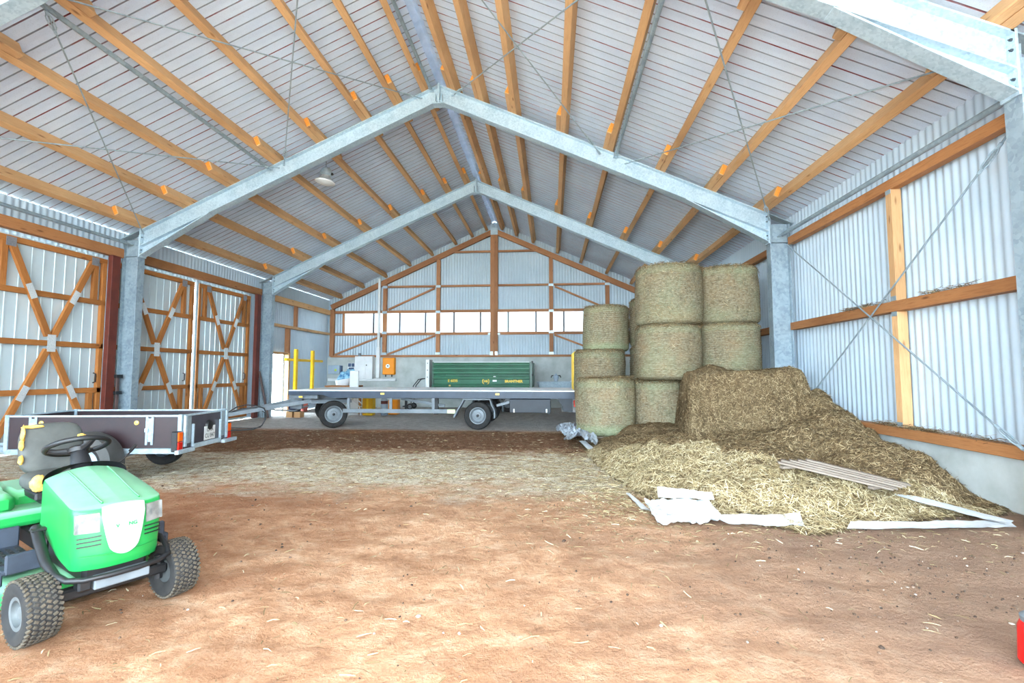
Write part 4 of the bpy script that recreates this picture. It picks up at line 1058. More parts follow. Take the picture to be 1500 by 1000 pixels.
MB().box((-4.39, 19.21, 1.69), (.045, .01, .05)).build('dial_mark', BLACK, r, world=True)
for x in (-4.5, -4.24): MB().tube([(x, 19.3, 1.34), (x, 19.3, 1.24)], .022, 8).build('cable_gland', BLACK, r, world=True)
LGREY = mat('light_grey_box', (168, 184, 198), (150, 168, 184), .5, scale=3); NAVY = mat('navy_panel', (62, 84, 116), (50, 70, 100), .4)
r = thing('meter_box', 'light grey wall box near the gable corner with a yellow green sticker', 'electrical box', (-6.67, 19.33, 1.35))
MB().box((-6.7, 19.33, 1.54), (.5, .2, .36), .01).build('body', LGREY, r, world=True); MB().box((-6.43, 19.36, 1.55), (.05, .16, .3)).build('side_cover', NAVY, r, world=True)
MB().lathe([(.05, 0), (.05, .004), (.0001, .004)], 16, Matrix.Translation((-6.62, 19.227, 1.52)) @ Matrix.Rotation(PI / 2, 4, 'X')).build('sticker', mat('yellow_green_sticker', (200, 224, 92), (180, 206, 80), .5), r, world=True)
r = thing('switch_panel', 'small panel of navy switches beside the white cabinet', 'switch panel', (-6.0, 19.38, 1.44))
MB().box((-6.0, 19.4, 1.62), (.32, .06, .4), .006).build('backplate', WHITE_P, r, world=True)
for x, z, w in ((-6.075, 1.73, .12), (-5.93, 1.73, .12), (-6.0, 1.55, .22)): MB().box((x, 19.36, z), (w, .03, .14), .004).build('switch', NAVY, r, world=True)
r = thing('conduit', 'white vertical conduit rising up the gable beside the window strip', 'pipe', (-4.83, 19.3, 1.18))
MB().box((-4.83, 19.31, 3.9), (.1, .08, 2.9), .01).build('upper_duct', WHITE_P, r, world=True); MB().box((-4.83, 19.3, 1.82), (.15, .1, 1.28), .01).build('lower_duct', WHITE_P, r, world=True)
o = MB().box((-5.52, 19.33, 1.12), (2.9, .14, .11), .01).build('cable_duct', WHITE_P); tag(o, 'white horizontal cable duct under the white cabinet', 'cable duct')
# bench with clutter behind the trailer
r = thing('work_bench', 'rough brown wooden bench behind the front of the flat trailer', 'bench', (-4.75, 15.9, 0))
MB().box((-4.75, 15.9, .95), (1.1, .6, .05), .004).build('bench_top', WOOD_S, r, world=True)
for x in (-5.22, -4.28):
    for y in (15.68, 16.12): MB().box((x, y, .462), (.08, .08, .924)).build('leg', WOOD_S, r, world=True)
def tub_fn(u, v):
    a = 2 * PI * u; k = (.7 + .3 * v); return (-4.8 + .3 * k * math.cos(a) + .06 * v, 15.85 + .2 * k * math.sin(a), .98 + .2 * v + .05 * v * math.cos(a))
mb = MB().grid(tub_fn, 28, 4); mb.lathe([(.0001, 0), (.2, 0)], 28, Matrix.Translation((-4.8, 15.85, .985)) @ Matrix.Diagonal((1.05, .7, 1, 1)), cap=False)
tag(mb.build('plastic_tub', WHITE_P, smooth=True), 'white tilted plastic tub on the brown bench', 'tub')
BLUEC = mat('blue_sheeting', (40, 104, 150), (150, 200, 220), .6, scale=7, lo=.4, hi=.62)
def cloth_fn(u, v):
    a = 2 * PI * u; b = PI * .5 * v; rr = 1 + .28 * noise.noise(V((math.cos(a) * 2, math.sin(a) * 2, v * 4)))
    return (-4.68 + .34 * rr * math.cos(b) * math.cos(a), 15.95 + .2 * rr * math.cos(b) * math.sin(a), 1.17 + .3 * rr * math.sin(b) + .05 * math.cos(a))
tag(MB().grid(cloth_fn, 40, 14).build('blue_sheet', BLUEC, smooth=True), 'crumpled blue and white sheeting bundled in the white tub', 'sheeting')
tag(MB().box((-4.2, 15.45, .735), (.3, .06, 1.47), .01).build('white_board', WHITE_P), 'upright white board standing by the blue bundle', 'board')
# silver trough, sack and funnel by the green trailer
r = thing('water_trough', 'oval galvanised trough on legs behind the trailer tail', 'trough', (2.75, 16.6, 0))
Mx = Matrix.Translation((2.75, 16.6, 0)) @ Matrix.Diagonal((1, .55, 1, 1))
MB().lathe([(.0001, .62), (.7, .62), (.78, .7), (.9, 1.06), (.92, 1.085), (.9, 1.1), (.87, 1.06), (.74, .72), (.0001, .66)], 40, Mx, cap=False).build('basin', GALV2, r, world=True, smooth=True)
for x in (-.5, .5):
    for y in (-.2, .2): MB().box((2.75 + x, 16.6 + y, .32), (.06, .06, .64)).build('leg', GALV, r, world=True)
r = thing('funnel', 'pale grey funnel with two handles standing in the trough', 'funnel', (2.5, 16.75, .66))
MB().lathe([(.03, .66), (.035, 1.02), (.06, 1.12), (.1, 1.26), (.1, 1.3), (.04, 1.33), (.03, 1.37), (.0001, 1.37)], 20, Matrix.Translation((2.5, 16.75, 0))).build('cone', LGREY, r, world=True, smooth=True)
for s in (-1, 1): MB().tube([(2.5 + s * .06, 16.75, 1.3), (2.5 + s * .14, 16.75, 1.31), (2.5 + s * .17, 16.75, 1.24)], .018, 8).build('handle', BLACK, r, world=True, smooth=True)
def sack_fn(u, v):
    a = 2 * PI * u; b = PI * .5 * v; q = 1 + .08 * noise.noise(V((math.cos(a), math.sin(a), v * 2)))
    return (3.25 + .55 * q * math.cos(b) * math.cos(a), 17.6 + .4 * q * math.cos(b) * math.sin(a), .0 + 1.2 * q * math.sin(b) ** .7)
tag(MB().grid(sack_fn, 30, 12).build('bulk_sack', WHITE_P, smooth=True), 'bulging white sack behind the trough', 'sack')
# under-deck clutter
r = thing('plastic_crate', 'yellow plastic crate standing behind the trailer side guard', 'crate', (-3.7, 15.5, 0))
MB().box((-3.7, 15.5, .3), (.34, .3, .6), .02).build('body', YELLOW, r, world=True)
for x in (-3.8, -3.6): MB().box((x, 15.345, .3), (.13, .014, .5), .004).build('panel', mat('deep_yellow', (214, 160, 6), (204, 150, 4), .5), r, world=True)
r = thing('canister', 'small pale canister with a red band beside the yellow crate', 'canister', (-3.18, 15.5, 0))
MB().lathe([(.1, 0), (.11, .02), (.11, .5), (.07, .56), (.04, .6), (.0001, .6)], 20, Matrix.Translation((-3.18, 15.5, 0))).build('body', LGREY, r, world=True, smooth=True)
MB().lathe([(.113, .38), (.113, .48)], 20, Matrix.Translation((-3.18, 15.5, 0)), cap=False).build('band', REDP, r, world=True, smooth=True)
o = MB().box((-2.98, 15.9, .25), (.32, .3, .5), .02).build('storage_box', ORANGE); tag(o, 'orange box on the floor behind the trailer side guard', 'box')
r = thing('tube_frame', 'white tubular frame standing behind the front trailer wheel', 'frame', (-4.1, 15.4, 0))
for s in (-.2, .2):
    MB().tube([(-4.5, 15.4 + s, .02), (-4.45, 15.4 + s, .5), (-4.2, 15.4 + s, .55), (-3.9, 15.4 + s, .3), (-3.85, 15.4 + s, .02)], .022, 8).build('side_hoop', WHITE_P, r, world=True, smooth=True)
for x, z in ((-4.46, .4), (-4.2, .55), (-3.9, .3)): MB().tube([(x, 15.2, z), (x, 15.6, z)], .018, 8).build('cross_bar', WHITE_P, r, world=True, smooth=True)
r = thing('hand_cart', 'dark handle of a small hand cart before the concrete wall', 'hand cart', (-2.9, 18.2, 0))
for s in (-.18, .18): MB().tube([(-3.05, 18.2 + s, .1), (-2.95, 18.2 + s, .9), (-2.75, 18.2 + s, 1.15), (-2.6, 18.2 + s, 1.18)], .018, 8).build('handle', BLACK, r, world=True, smooth=True)
MB().tube([(-2.6, 18.02, 1.18), (-2.6, 18.38, 1.18)], .018, 8).build('grip', BLACK, r, world=True)
MB().box((-3.15, 18.2, .12), (.4, .45, .04)).build('plate', BLACK, r, world=True)
for s in (-1, 1): wheel_parts(r, V((-3.05, 18.2 + s * .26, .12)) - r.location, V((0, s, 0)), .12, .05, .06, GREY_P, hub=False)
r = thing('small_motor', 'small dark blue motor on the floor by the open doorway', 'motor', (-5.75, 14.6, .18))
MB().lathe([(.001, -.17), (.12, -.16), (.14, -.1), (.14, .12), (.1, .17), (.0001, .18)], 20, Matrix.Translation((-5.75, 14.6, .33)) @ Matrix.Rotation(PI / 2, 4, 'Y')).build('body', mat('dark_blue_enamel', (44, 60, 96), (36, 48, 78), .4), r, world=True, smooth=True)
MB().box((-5.75, 14.6, .195), (.3, .2, .03)).build('foot', BLACK, r, world=True); MB().tube([(-5.75, 14.5, .46), (-5.68, 14.5, .52), (-5.6, 14.55, .46)], .015, 6).build('cable', BLACK, r, world=True)
for x, lab in ((-5.88, 'wooden block under the blue motor, toward the doors'), (-5.62, 'wooden block under the blue motor, toward the trailer')): tag(MB().box((x, 14.6, .09), (.2, .26, .18), .006).build('wood_block', WOOD_P), lab, 'wood block')
r = thing('canister', 'pink red plastic canister against the wall by the doorway', 'canister', (-6.6, 16.6, 0))
MB().box((-6.6, 16.6, .2), (.26, .36, .4), .04).build('body', mat('pale_red_plastic', (206, 110, 96), (190, 92, 80), .5), r, world=True); MB().lathe([(.04, .4), (.04, .47), (.0001, .47)], 12, Matrix.Translation((-6.6, 16.5, 0))).build('cap', WHITE_P, r, world=True)
# long-handled things leaning by the door columns
DKR = mat('rusty_steel', (96, 74, 70), (74, 58, 56), .7, scale=9)
r = thing('fence_clamp', 'dark upright steel bar with three cross clamps by the column', 'steel bar', (-6.86, 9.46, 0))
MB().beam((-6.86, 9.46, 0), (-6.86, 9.46, 1.36), .035, .05).build('bar', DKR, r, world=True)
for z in (1.33, .98, .55): MB().box((-6.85, 9.46, z), (.07, .15, .07), .004).build('clamp', BLACK, r, world=True)
o = MB().tube([(-6.55, 9.48, .0), (-6.83, 9.78, 1.5)], .016, 8).build('pole', GREY_P, smooth=True); tag(o, 'thin grey pole leaning against the column behind the box trailer', 'pole')
for k, (y0_, y1_, m, lab) in enumerate(((14.42, 14.46, DKR, 'rusty bar leaning on the column by the drawbar, thickest of three'), (14.5, 14.44, BLACK, 'black bar leaning between two others on the column by the drawbar'), (14.38, 14.5, GREY_P, 'slim grey bar leaning on the column by the drawbar'))):
    o = MB().tube([(-6.5 - .08 * k, y0_ - .05, 0), (-6.9, y1_, 1.45 - .08 * k)], (.028, .02, .014)[k], 8).build('bar', m, smooth=True); tag(o, lab, 'bar')

# ---------------------------------------------------------------- hanging lamp
r = thing('high_bay_lamp', 'grey bell-shaped lamp hanging below the mid-barn frame', 'lamp', (-2.9, 10.5, 5.82))
Mx = Matrix.Translation((-2.9, 10.5, 6.0)) @ Matrix.Rotation(.12, 4, 'Y') @ Matrix.Translation((0, 0, -6.0))
MB().tube([(-2.9, 10.5, 6.35), (-2.9, 10.5, 6.22), (-2.88, 10.5, 6.2)], .01, 6).build('hook', GALV, r, world=True)
MB().lathe([(.0001, 6.21), (.05, 6.205), (.1, 6.17), (.115, 6.12), (.115, 6.1), (.135, 6.095), (.14, 6.05), (.11, 6.02), (.08, 6.01)], 24, Mx).build('housing', GALV2, r, world=True, smooth=True)
GLS = nodes('ribbed_lamp_shade'); GLS[2].inputs['Base Color'].default_value = s2l((176, 180, 182)); GLS[2].inputs['Roughness'].default_value = .3; GLS[2].inputs['Alpha'].default_value = .8
def shade_fn(u, v):
    a = 2 * PI * u; rr = (.09 + .12 * v ** 1.3) * (1 + .025 * math.cos(24 * a)); return Mx @ V((rr * math.cos(a), rr * math.sin(a), 6.015 - .15 * v))
MB().grid(shade_fn, 96, 8).build('shade', GLS[0], r, world=True, smooth=True)
MB().lathe([(.21, 5.875), (.225, 5.865), (.225, 5.845), (.15, 5.815), (.0001, 5.80)], 32, Mx, cap=False).build('lens', WHITE_P, r, world=True, smooth=True)
MB().box(Mx @ V((.14, 0, 6.06)), (.06, .06, .05), .01).build('catch', BLACK, r, world=True)
# ---------------------------------------------------------------- plywood box trailer (local frame: +x to the tail, -y to the viewer's side)
PLY = mat('dark_brown_plywood', (48, 31, 34), (37, 25, 28), .4, scale=5, coat=.1)
PLYT = mat('grey_brown_plywood', (74, 72, 82), (58, 55, 62), .35, scale=4)
RT = thing('box_trailer', 'brown plywood box trailer with galvanised edges behind the mower', 'trailer', (-3.607, 6.261, 0), math.radians(7))
Lh, Wh, zf, zt = 1.1, .5, .42, .85
for s in (-1, 1):
    MB().box((0, s * Wh, (zf + zt) / 2), (2 * Lh - .06, .018, zt - zf - .02)).build('side_board', PLY, RT)
    MB().box((0, s * Wh, zt - .008), (2 * Lh - .02, .03, .022), .003).build('top_rail', GALV2, RT)
    MB().box((0, s * Wh, zf - .03), (2 * Lh, .04, .07), .004).build('bottom_rail', GALV, RT)
    for x in (-Lh + .02, Lh - .02):
        MB().box((x, s * Wh, (zf + zt) / 2), (.05, .05, zt - zf + .02), .003).build('corner_post', GALV, RT)
    for x in (-.76, .70):
        br = MB()
        for dx in (-.035, .035): br.box((x + dx, s * (Wh + .016), .655), (.03, .016, .37), .003)
        br.box((x, s * (Wh + .014), .66), (.06, .01, .3)); o = br.build('strap', GALV, RT)
        MB().box((x - .03, s * (Wh + .03), .66), (.04, .02, .05), .003).build('latch', GALV2, o)
    for x in (-.66, .53): MB().lathe([(.028, 0), (.028, .008), (.012, .012), (.0001, .012)], 16, Matrix.Translation((x, s * (Wh + .01), .755)) @ Matrix.Rotation(s * -PI / 2, 4, 'X')).build('reflector', REFL_A, RT)
    Mw = V((.1, s * .7, .28)); wheel_parts(RT, Mw, V((0, s, 0)), .28, .16, .16, GALV)
    # arched mudguard
    def mg(u, v, s=s):
        a = math.radians(-5 + 190 * u); rr = .36; k = v
        return (.1 + rr * math.cos(a), s * (.58 + .24 * k), .31 + rr * math.sin(a) - .03 * (2 * k - 1) ** 2)
    GUARD = bpy.data.materials.get('grey_mudguard') or mat('grey_mudguard', (72, 72, 70), (58, 58, 57), .6, scale=6)
    m2 = MB().grid(mg, 26, 6); nv = len(m2.v); m2.add([(x, y * .998, z - .006) for x, y, z in m2.v], [f[::-1] for f in m2.f])
    m2.grid(lambda u, v, s=s: (.1 + (.36 - .12 * v) * math.cos(math.radians(-5 + 190 * u)), s * .82, .28 + (.36 - .12 * v) * math.sin(math.radians(-5 + 190 * u))), 26, 1)
    m2.build('mudguard', GUARD, RT, smooth=True)
MB().box((-Lh, 0, (zf + zt) / 2), (.018, 2 * Wh - .04, zt - zf - .02)).build('front_board', PLY, RT); MB().box((-Lh, 0, zt - .008), (.03, 2 * Wh, .022), .003).build('top_rail', GALV2, RT)
MB().box((0, 0, zf - .005), (2 * Lh - .03, 2 * Wh - .02, .018)).build('floor_panel', PLY, RT)
MB().box((Lh, 0, (zf + zt) / 2 - .01), (.02, 2 * Wh - .05, zt - zf - .03)).build('tailgate', PLYT, RT)
MB().box((Lh, 0, zt - .008), (.035, 2 * Wh - .04, .024), .003).build('tailgate_rail', GALV2, RT)
for s in (-1, 1):
    MB().box((Lh + .018, s * (Wh - .10), .655), (.02, .09, .36), .003).build('strap', GALV, RT)
    MB().box((Lh + .03, s * (Wh - .18), .57), (.03, .025, .3), .003).build('hinge_bar', GALV2, RT)
    MB().box((Lh + .03, s * (Wh - .02), .64), (.03, .04, .4), .003).build('corner_bar', GALV2, RT)
    MB().box((Lh + .06, s * (Wh + .02), .395), (.05, .34, .05), .004).build('rear_bar', GALV2, RT)
    lt = MB().box((Lh - .02, s * (Wh + .07), .52), (.08, .1, .26), .01).build('tail_light', BLACK, RT)
    MB().box((Lh + .025, s * (Wh + .07), .58), (.02, .09, .12), .008).build('amber_lens', mat('orange_lens', (246, 110, 26), (230, 90, 20), .2) if s < 0 else bpy.data.materials['orange_lens'], lt); MB().box((Lh + .025, s * (Wh + .07), .46), (.02, .09, .11), .008).build('red_lens', REFL_R, lt)
MB().box((Lh + .035, 0, .425), (.03, .62, .06), .004).build('tail_sill', GALV2, RT)
pl = MB().box((Lh + .03, .06, .56), (.006, .26, .19), .003).build('number_plate', WHITE_P, RT)
Mp = Matrix.Rotation(PI / 2, 4, 'Z') @ Matrix.Rotation(PI / 2, 4, 'X')
for body, z in (('CHA', .605), ('CU 847', .52)): text('lettering', body, .085, BLACK, Matrix.Translation((Lh + .0345, .06, z)) @ Mp @ Matrix.Diagonal((.85, 1, 1, 1)), pl, .0006)
MB().lathe([(.075, 0), (.06, .03), (.0001, .04)], 20, Matrix.Translation((Lh + .01, .06, .66)) @ Matrix.Rotation(PI / 2, 4, 'Y')).build('plate_lamp', BLACK, RT, smooth=True)
MB().tube([(.1, -.75, .28), (.1, .75, .28)], .03, 10).build('axle', GALV, RT)
for s in (-1, 1): MB().beam((-Lh + .2, s * .35, zf - .06), (-2.0, 0, .4), .05, .07).build('drawbar_arm', GALV, RT)
MB().beam((-1.95, 0, .4), (-2.2, 0, .41), .06, .06).build('coupling', GALV, RT)
MB().tube([(-1.8, .08, .0), (-1.8, .08, .55)], .024, 8).build('jockey_leg', GALV, RT)

# ---------------------------------------------------------------- ride-on mower (local frame: +x forward, +y driver's left)
GRN = nodes('mower_green_plastic')
def _mg():
    m, nt, bs, out = GRN
    f = noise_n(nt, coord(nt, 'Object'), 5, 6, .7)
    col = ramp(nt, f, [(.3, s2l((26, 144, 68))), (.7, s2l((20, 130, 60)))])
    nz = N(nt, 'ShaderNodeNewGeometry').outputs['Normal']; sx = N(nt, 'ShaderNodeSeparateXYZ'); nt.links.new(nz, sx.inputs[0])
    top_tint = math_n(nt, 'MULTIPLY', ramp(nt, sx.outputs['Z'], [(.45, g(0)), (.9, g(.62))]), ramp(nt, noise_n(nt, coord(nt, 'Object', (1, 1, 1)), 9, 7, .7), [(.25, g(.75)), (.75, g(1))]))  # pale grey-green mixed in where the surface faces up
    col = mixc(nt, top_tint, col, s2l((150, 188, 166)))
    nt.links.new(col, bs.inputs['Base Color']); bs.inputs['Roughness'].default_value = .36; bs.inputs['Coat Weight'].default_value = .15
_mg(); GRN = GRN[0]
GRILL = mat('grille_white', (160, 162, 162), (152, 155, 155), .6, scale=3, spec=.2)
LAMP = mat('headlamp_glass', (136, 136, 132), (92, 94, 94), .3, 0, scale=14, spec=.3)
SLATE = mat('slate_footrest', (48, 57, 70), (36, 44, 55), .55, scale=9)
SEATM = mat('worn_grey_vinyl', (74, 76, 72), (58, 60, 58), .6, scale=7, bmp=.2)
FOAM = mat('yellow_torn_foam', (226, 190, 104), (200, 154, 66), .95, scale=26, bmp=.8, bdist=.01)
RIMM = mat('dull_wheel_rim', (112, 118, 120), (92, 98, 100), .5, .2, scale=8)
RM = thing('ride_on_mower', 'green ride-on mower with worn torn seat and white grille', 'mower', (-.217, 2.653, 0), math.radians(-28.2))
def zs(x): return .65 + (.12 - x) / .595 * .10
def zb(x): return .33 + max(0, min(1, (.06 - x) / .53)) * .16
hwR = .235
def outline(t):
    """plan of the bonnet, t 0..1 from rear right round the nose to rear left"""
    s = 1 if t > .5 else -1; q = abs(t - .5) * 2            # q 0 nose .. 1 rear
    if q < .46:
        k = q / .46; y = .186 * k; x = .175 - .055 * k ** 2.6
    elif q < .6:
        k = (q - .46) / .14; a = k * PI / 2; y = .186 + .028 * math.sin(a); x = .12 - .05 * (1 - math.cos(a)) - .02 * k
    else:
        k = (q - .6) / .4; y = .214 - .010 * k ** 2; x = .05 - .525 * k
    return x, s * y
NT = 72
def bonnet():
    vs = []; fs = []; rings = []
    levels = [0, .06, .12, .3, .5, .7, .85, .94, 1.0]
    for v in levels:
        ring = []
        tuck = .012 * max(0, 1 - v / .12) if v < .12 else 0
        lean = .035 * (1 - v) ** 1.2 * 0 + .03 * v ** 2
        inset = .0 if v < .94 else (.004 if v < .99 else .012)
        for i in range(NT + 1):
            x, y = outline(i / NT); f = max(0, (x + .075) / .25)
            x2 = x - lean * max(0, f) - tuck - inset * max(0, f); y2 = y * (1 - .12 * (1 - v) * max(0, f)) * (1 - inset * 2)
            z = zb(x) + v * (zs(x) - zb(x)); ring.append(len(vs)); vs.append((x2, y2, z))
        rings.append(ring)
    for sc in (.97, .9, .75, .5, .25, 0.0):
        ring = []
        for i in range(NT + 1):
            x0, y0, z0 = vs[rings[8][i]]
            z = z0 + .012 * (1 - sc) ** .5 + .05 * (1 - sc ** 2) * max(.22, min(.8, (.175 - x0) / .65))
            ring.append(len(vs)); vs.append((x0 - .01 * (1 - sc) * max(0, (x0 + .075) / .25), y0 * sc, z))
        rings.append(ring)
    for a, b in zip(rings, rings[1:]):
        for i in range(NT): fs.append((a[i], a[i + 1], b[i + 1], b[i]))
    return MB().add(vs, fs)
def nose_x(y, z):
    q = min(1, abs(y) / .186); x = .175 - .055 * q ** 2.6
    v = (z - .33) / .32; return x - .03 * max(0, min(1.1, v)) ** 2 * (x + .075) / .25
def top_z(x, y):
    sc = min(1, abs(y) / .2); return zs(x) + .012 * (1 - sc) ** .5 + .05 * (1 - sc ** 2) * max(.22, min(.8, (.175 - x) / .65))
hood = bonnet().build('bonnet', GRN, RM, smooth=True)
# bumper lip at the bonnet's foot
MB().tube([(outline(t)[0] + .002, outline(t)[1] * .9, zb(outline(t)[0]) + .075) for t in np.linspace(.2, .8, 40)], .004, 6).build('bonnet_seam', mat('seam_green', (24, 130, 60), (20, 116, 54), .5), hood)
for s in (-1, 1):
    MB().tube([(x, s * (.085 + .02 * (.15 - x)), top_z(x, .085 + .02 * (.15 - x)) + .002) for x in np.linspace(-.45, .10, 14)], .005, 6).build('bonnet_crease', GRN, hood, smooth=True)
def patch(fn, nu, nv, off, thick, m, nm, par):
    def top(u, v):
        y, z = fn(u, v); return (nose_x(y, z) + off, y, z)
    mb = MB().grid(top, nu, nv); 
    edge = [(u / nu, 0) for u in range(nu + 1)] + [(1, v / nv) for v in range(1, nv + 1)] + [(u / nu, 1) for u in range(nu - 1, -1, -1)] + [(0, v / nv) for v in range(nv - 1, 0, -1)]
    pts = [top(*e) for e in edge]; n = len(pts)
    mb.add(pts + [(p[0] - thick, p[1], p[2]) for p in pts], [(i, n + i, n + (i + 1) % n, (i + 1) % n) for i in range(n)])
    return mb.build(nm, m, par, smooth=True)
def shield(u, v):
    hw = .05 + .058 * min(1, v / .75) ** .7 if v > 0 else .05
    hw = .045 + .06 * v ** .55 * (1 - .18 * max(0, v - .8) / .2)
    if v < .12: hw *= .7 + .3 * (v / .12) ** .5
    zz = .40 + .255 * v + .012 * (1 - (2 * u - 1) ** 2) * v - .008 * (1 - (2 * u - 1) ** 2) * (1 - v)
    return ((2 * u - 1) * hw, zz)
gr = patch(shield, 16, 22, .014, .03, GRILL, 'grille', hood)
def inner(u, v): 
    y, z = shield(u, .12 + .62 * v); return (y * .72, z)
patch(inner, 10, 12, .019, .006, GRILL, 'grille_panel', gr)
for k in range(4): patch(lambda u, v, k=k: ((2 * u - 1) * (.055 - .004 * k), .522 - .026 * k + .003 * v), 8, 1, .0215, .003, mat('grille_groove', (188, 190, 192), (180, 182, 184), .5) if k == 0 else bpy.data.materials['grille_groove'], 'grille_slot', gr)
TXG = mat('green_lettering', (40, 180, 80), (36, 170, 74), .5); TXW = mat('faded_lettering', (214, 206, 204), (208, 200, 198), .5)
ML = Matrix.Rotation(PI / 2, 4, 'Z') @ Matrix.Rotation(PI / 2, 4, 'X')
for body, y, m in (('V', -.036, TXG), ('IKI', -.004, TXW), ('NG', .034, TXG)):
    text('lettering', body, .027, m, Matrix.Translation((nose_x(y, .55) + .0225, y, .548)) @ Matrix.Rotation(-.15, 4, 'Y') @ ML, gr, .0008, bold=.0008)
for s in (-1, 1):
    def hl(u, v, s=s): return (s * (.125 + .088 * u + .012 * (1 - v) * u * 0), .535 + (.095 + .012 * u) * v - .012 * u * (1 - v) * 0 - .01 * (1 - u) * (1 - v) * 0)
    h = patch(lambda u, v, s=s: (s * (.108 + .094 * u), .53 + .1 * v), 10, 8, .007, .02, LAMP, 'headlight', hood)
    for k in range(3): patch(lambda u, v, k=k, s=s: (s * (.10 + .094 * u), .505 - .022 * k + .006 * v - .006 * u), 8, 1, .0045, .006, BLACK, 'vent_slot', hood)
# dashboard cowl and steering
def cowl(u, v):
    a = PI * u; rr = .21 - .05 * v
    return (-.47 - .13 * v, -rr * math.cos(a) * (1 - .2 * v), .60 + .13 * (1 - .25 * v) + (.10 + .015 * v) * math.sin(a) ** .7 - .02 * v)
mb = MB().grid(cowl, 24, 6, flip=True); mb.box((-.53, 0, .62), (.1, .36, .24), .03); mb.build('dashboard', BLACK, RM, smooth=True)
MB().tube([(-.54, 0, .75), (-.61, 0, .84), (-.655, 0, .895)], [.06, .05, .035], 14).build('steering_column', BLACK, RM, smooth=True)
Ms = Matrix.Translation((-.664, 0, .915)) @ Matrix.Rotation(-.42, 4, 'Y')
sw = MB().tube([Ms @ V((.158 * math.cos(a), .158 * math.sin(a), .0)) for a in np.linspace(0, 2 * PI, 48, endpoint=False)], .017, 10, True)
for a in (.3, 2.4, -1.9): sw.tube([Ms @ V((.03 * math.cos(a), .03 * math.sin(a), -.03)), Ms @ V((.1 * math.cos(a), .1 * math.sin(a), -.02)), Ms @ V((.155 * math.cos(a), .155 * math.sin(a), 0))], [.024, .018, .014], 8)
sw.lathe([(.055, -.045), (.06, -.02), (.045, -.005), (.0001, 0)], 20, Ms); sw.build('steering_wheel', BLACK, RM, smooth=True)
MB().tube([(-.53, .13, .74), (-.58, .24, .82), (-.62, .30, .87)], .006, 6).build('throttle_lever', BLACK, RM); MB().tube([(-.605, .27, .85), (-.635, .31, .885)], .012, 8).build('lever_grip', BLACK, RM)
# seat
def pad(c, size, R, e=3.2, n=18):
    mb = MB()
    def fn(u, v):
        a, b = 2 * PI * u, PI * (v - .5); sp = lambda w: math.copysign(abs(w) ** (2 / e), w)
        p = V((sp(math.cos(b)) * sp(math.cos(a)) * size[0] / 2, sp(math.cos(b)) * sp(math.sin(a)) * size[1] / 2, sp(math.sin(b)) * size[2] / 2)); return V(c) + R @ p
    return mb.grid(fn, n * 2, n)
I3 = Matrix.Identity(3); Rb = Matrix.Rotation(-.22, 3, 'Y')
st = pad((-1.01, 0, .665), (.40, .37, .12), I3).build('seat_cushion', SEATM, RM, smooth=True)
bk = pad((-1.2, 0, .86), (.10, .35, .36), Rb, 3.6).build('seat_back', SEATM, RM, smooth=True)
def foamlump(c, size, seed):
    def fn(u, v):
        a, b = 2 * PI * u, PI * (v - .5); d = 1 + .3 * noise.noise(V((math.cos(a) * 2 + seed, math.sin(a) * 2, b * 2)))
        return V(c) + V((math.cos(b) * math.cos(a) * size[0] * d, math.cos(b) * math.sin(a) * size[1] * d, math.sin(b) * size[2] * d))
    return MB().grid(fn, 18, 10)
foamlump((-.835, -.14, .675), (.035, .045, .05), 1).build('torn_foam', FOAM, st, smooth=True)
foamlump((-.818, -.05, .69), (.018, .09, .022), 2).build('torn_foam', FOAM, st, smooth=True)
for k, (z, y, sy, sz) in enumerate(((1.02, -.11, .06, .012), (.97, -.16, .012, .06), (.90, -.167, .014, .035), (.80, -.17, .014, .03), (.93, .152, .025, .016))):
    foamlump((-1.152 - (z - .86) * .22, y, z), (.018, sy, sz), 3 + k).build('torn_foam', FOAM, bk, smooth=True)
MB().box((-.99, 0, .59), (.36, .32, .05), .01).build('seat_pan', BLACK, RM); MB().box((-.99, 0, .535), (.2, .2, .08), .01).build('seat_bracket', BLACK, RM)
# rear body with fenders
def fender(s):
    def fn(u, v):
        a = PI * u; yy = s * (.24 + .2 * v)
        return (-1.31 + .30 * math.cos(a), yy, .34 + .29 * math.sin(a) ** .8 - .04 * v ** 3)
    return fn
for s in (-1, 1): 
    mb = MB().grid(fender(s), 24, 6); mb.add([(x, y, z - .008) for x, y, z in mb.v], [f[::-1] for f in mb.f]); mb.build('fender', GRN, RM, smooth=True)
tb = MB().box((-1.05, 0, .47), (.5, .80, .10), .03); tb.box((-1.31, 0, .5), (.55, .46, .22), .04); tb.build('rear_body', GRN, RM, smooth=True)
for s in (-1, 1):
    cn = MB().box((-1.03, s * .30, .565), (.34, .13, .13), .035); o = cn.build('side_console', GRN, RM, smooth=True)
    for k in range(5): MB().box((-.95 - .035 * k, s * .367, .585), (.012, .006, .06)).build('console_rib', GRILL, o)
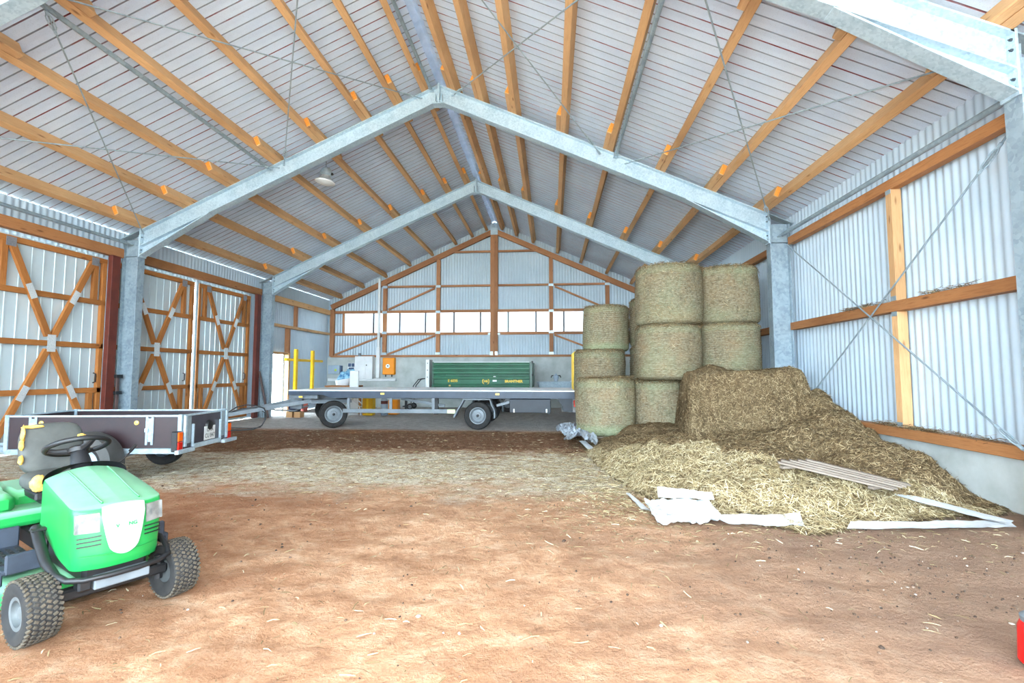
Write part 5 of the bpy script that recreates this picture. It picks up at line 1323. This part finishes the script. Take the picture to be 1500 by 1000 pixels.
# footrests, frame, deck
for s in (-1, 1):
    fr = MB().box((-.55, s * .31, .30), (.52, .18, .03), .01); fr.box((-.82, s * .31, .36), (.03, .18, .14), .008); fr.box((-.30, s * .30, .34), (.03, .16, .11), .008)
    fr.box((-.55, s * .395, .27), (.52, .02, .08), .006); f = fr.build('footrest', SLATE, RM)
    tr = MB()
    for i in range(7):
        for j in range(4): tr.box((-.72 + i * .05, s * (.25 + j * .04), .319), (.03, .022, .008), .002)
    tr.build('tread_pattern', BLACK, f)
MB().box((-.62, 0, .30), (1.4, .3, .12), .02).build('frame_rail', BLACK, RM)
MB().tube([(-.36, -.2, .3), (-.36, -.2, .48)], .011, 6).build('pedal', BLACK, RM); MB().box((-.35, -.23, .49), (.05, .09, .014), .004).build('pedal_pad', BLACK, RM)
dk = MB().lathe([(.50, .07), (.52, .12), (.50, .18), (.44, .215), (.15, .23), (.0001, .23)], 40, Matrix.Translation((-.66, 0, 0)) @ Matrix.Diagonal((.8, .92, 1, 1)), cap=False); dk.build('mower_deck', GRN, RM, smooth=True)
# front axle, bumper
MB().box((0, 0, .19), (.07, .56, .06), .012).build('front_axle', BLACK, RM)
for s in (-1, 1): MB().tube([(0, s * .24, .13), (0, s * .24, .27)], .025, 10).build('king_pin', BLACK, RM)
MB().tube([(-.40, -.24, .49), (-.26, -.255, .44), (-.10, -.26, .36), (.04, -.25, .315), (.12, -.225, .30), (.175, -.17, .297), (.198, -.06, .296), (.198, .06, .296), (.175, .17, .297), (.12, .24, .30), (.04, .265, .325), (-.05, .262, .37), (-.11, .23, .385)], [.026, .026, .024, .02, .016, .014, .014, .014, .014, .015, .015, .015, .015], 10).build('front_bumper', BLACK, RM, smooth=True)
MB().box((.10, .02, .245), (.05, .26, .07), .006).build('weight_plate', GREY_P, RM); MB().box((.09, -.15, .25), (.08, .06, .06), .01).build('bumper_bracket', BLACK, RM)
for s in (-1, 1):
    a = math.radians(6); wheel_parts(RM, V((0, s * .325, .168)), V((math.sin(a) * (1 if s < 0 else -1) * s * s, s * math.cos(a), 0)).normalized(), .166, .155, .078, RIMM, name='front_wheel', tread=38, hub=False)
    wheel_parts(RM, V((-1.31, s * .36, .225)), V((0, s, 0)), .225, .2, .11, RIMM, name='rear_wheel', tread=40, hub=False)
# small red and grey object at the photo's lower edge
r = thing('fuel_can', 'red can with a dark grey top at the bottom edge near the hay', 'can', (4.78, 2.62, 0))
MB().lathe([(.09, .0), (.105, .015), (.10, .17), (.09, .2), (.085, .205)], 28, Matrix.Translation((4.69, 2.56, 0))).build('body', mat('bright_red_enamel', (222, 22, 20), (206, 16, 16), .35), r, world=True, smooth=True)
MB().lathe([(.088, .2), (.09, .225), (.06, .25), (.03, .27), (.0001, .27)], 28, Matrix.Translation((4.69, 2.56, 0))).build('lid', GREY_P, r, world=True, smooth=True)

# ---------------------------------------------------------------- light, world, camera
w = bpy.data.worlds.new('sky'); SC.world = w; w.use_nodes = True
bg = w.node_tree.nodes['Background']; bg.inputs[0].default_value = (.68, .86, 1.0, 1); bg.inputs[1].default_value = SKY_STRENGTH
sn = bpy.data.lights.new('sun', 'SUN'); sn.energy = SUN; sn.angle = .02; sn.color = (1, .96, .9)
so = bpy.data.objects.new('sun', sn); COL.objects.link(so); so.location = (30, -10, 40); so.rotation_euler = (V((-.75, .06, -.66))).to_track_quat('-Z', 'Y').to_euler()
fl = bpy.data.lights.new('camera_flash', 'POINT'); fl.energy = FLASH; fl.shadow_soft_size = .03; fl.color = (.95, .98, 1.0)
fo = bpy.data.objects.new('camera_flash', fl); COL.objects.link(fo); fo.location = (2.31, -.02, 1.64)
f_px, pitch, yaw = 698.6, .0658, .0824
cam = bpy.data.cameras.new('camera'); cam.sensor_width = 36; cam.lens = f_px * 36 / 1500; cam.clip_start = .05; cam.clip_end = 300
co = bpy.data.objects.new('camera', cam); COL.objects.link(co); co.location = (2.344, 0, 1.4)
cyw, syw, cp, sp = math.cos(yaw), math.sin(yaw), math.cos(pitch), math.sin(pitch)
right = V((cyw, syw, 0)); fwd = V((-syw * cp, cyw * cp, sp)); upv = right.cross(fwd)
co.rotation_euler = Matrix((right, upv, -fwd)).transposed().to_euler()
SC.camera = co
vs_ = SC.view_settings; vs_.view_transform = 'Standard'; vs_.look = 'None'; vs_.gamma = 1; vs_.use_curve_mapping = False; vs_.exposure = EXPOSURE
SC.cycles.max_bounces = 8; SC.cycles.diffuse_bounces = 5; SC.cycles.transparent_max_bounces = 8; SC.cycles.sample_clamp_indirect = 6
SC.cycles.use_denoising = True
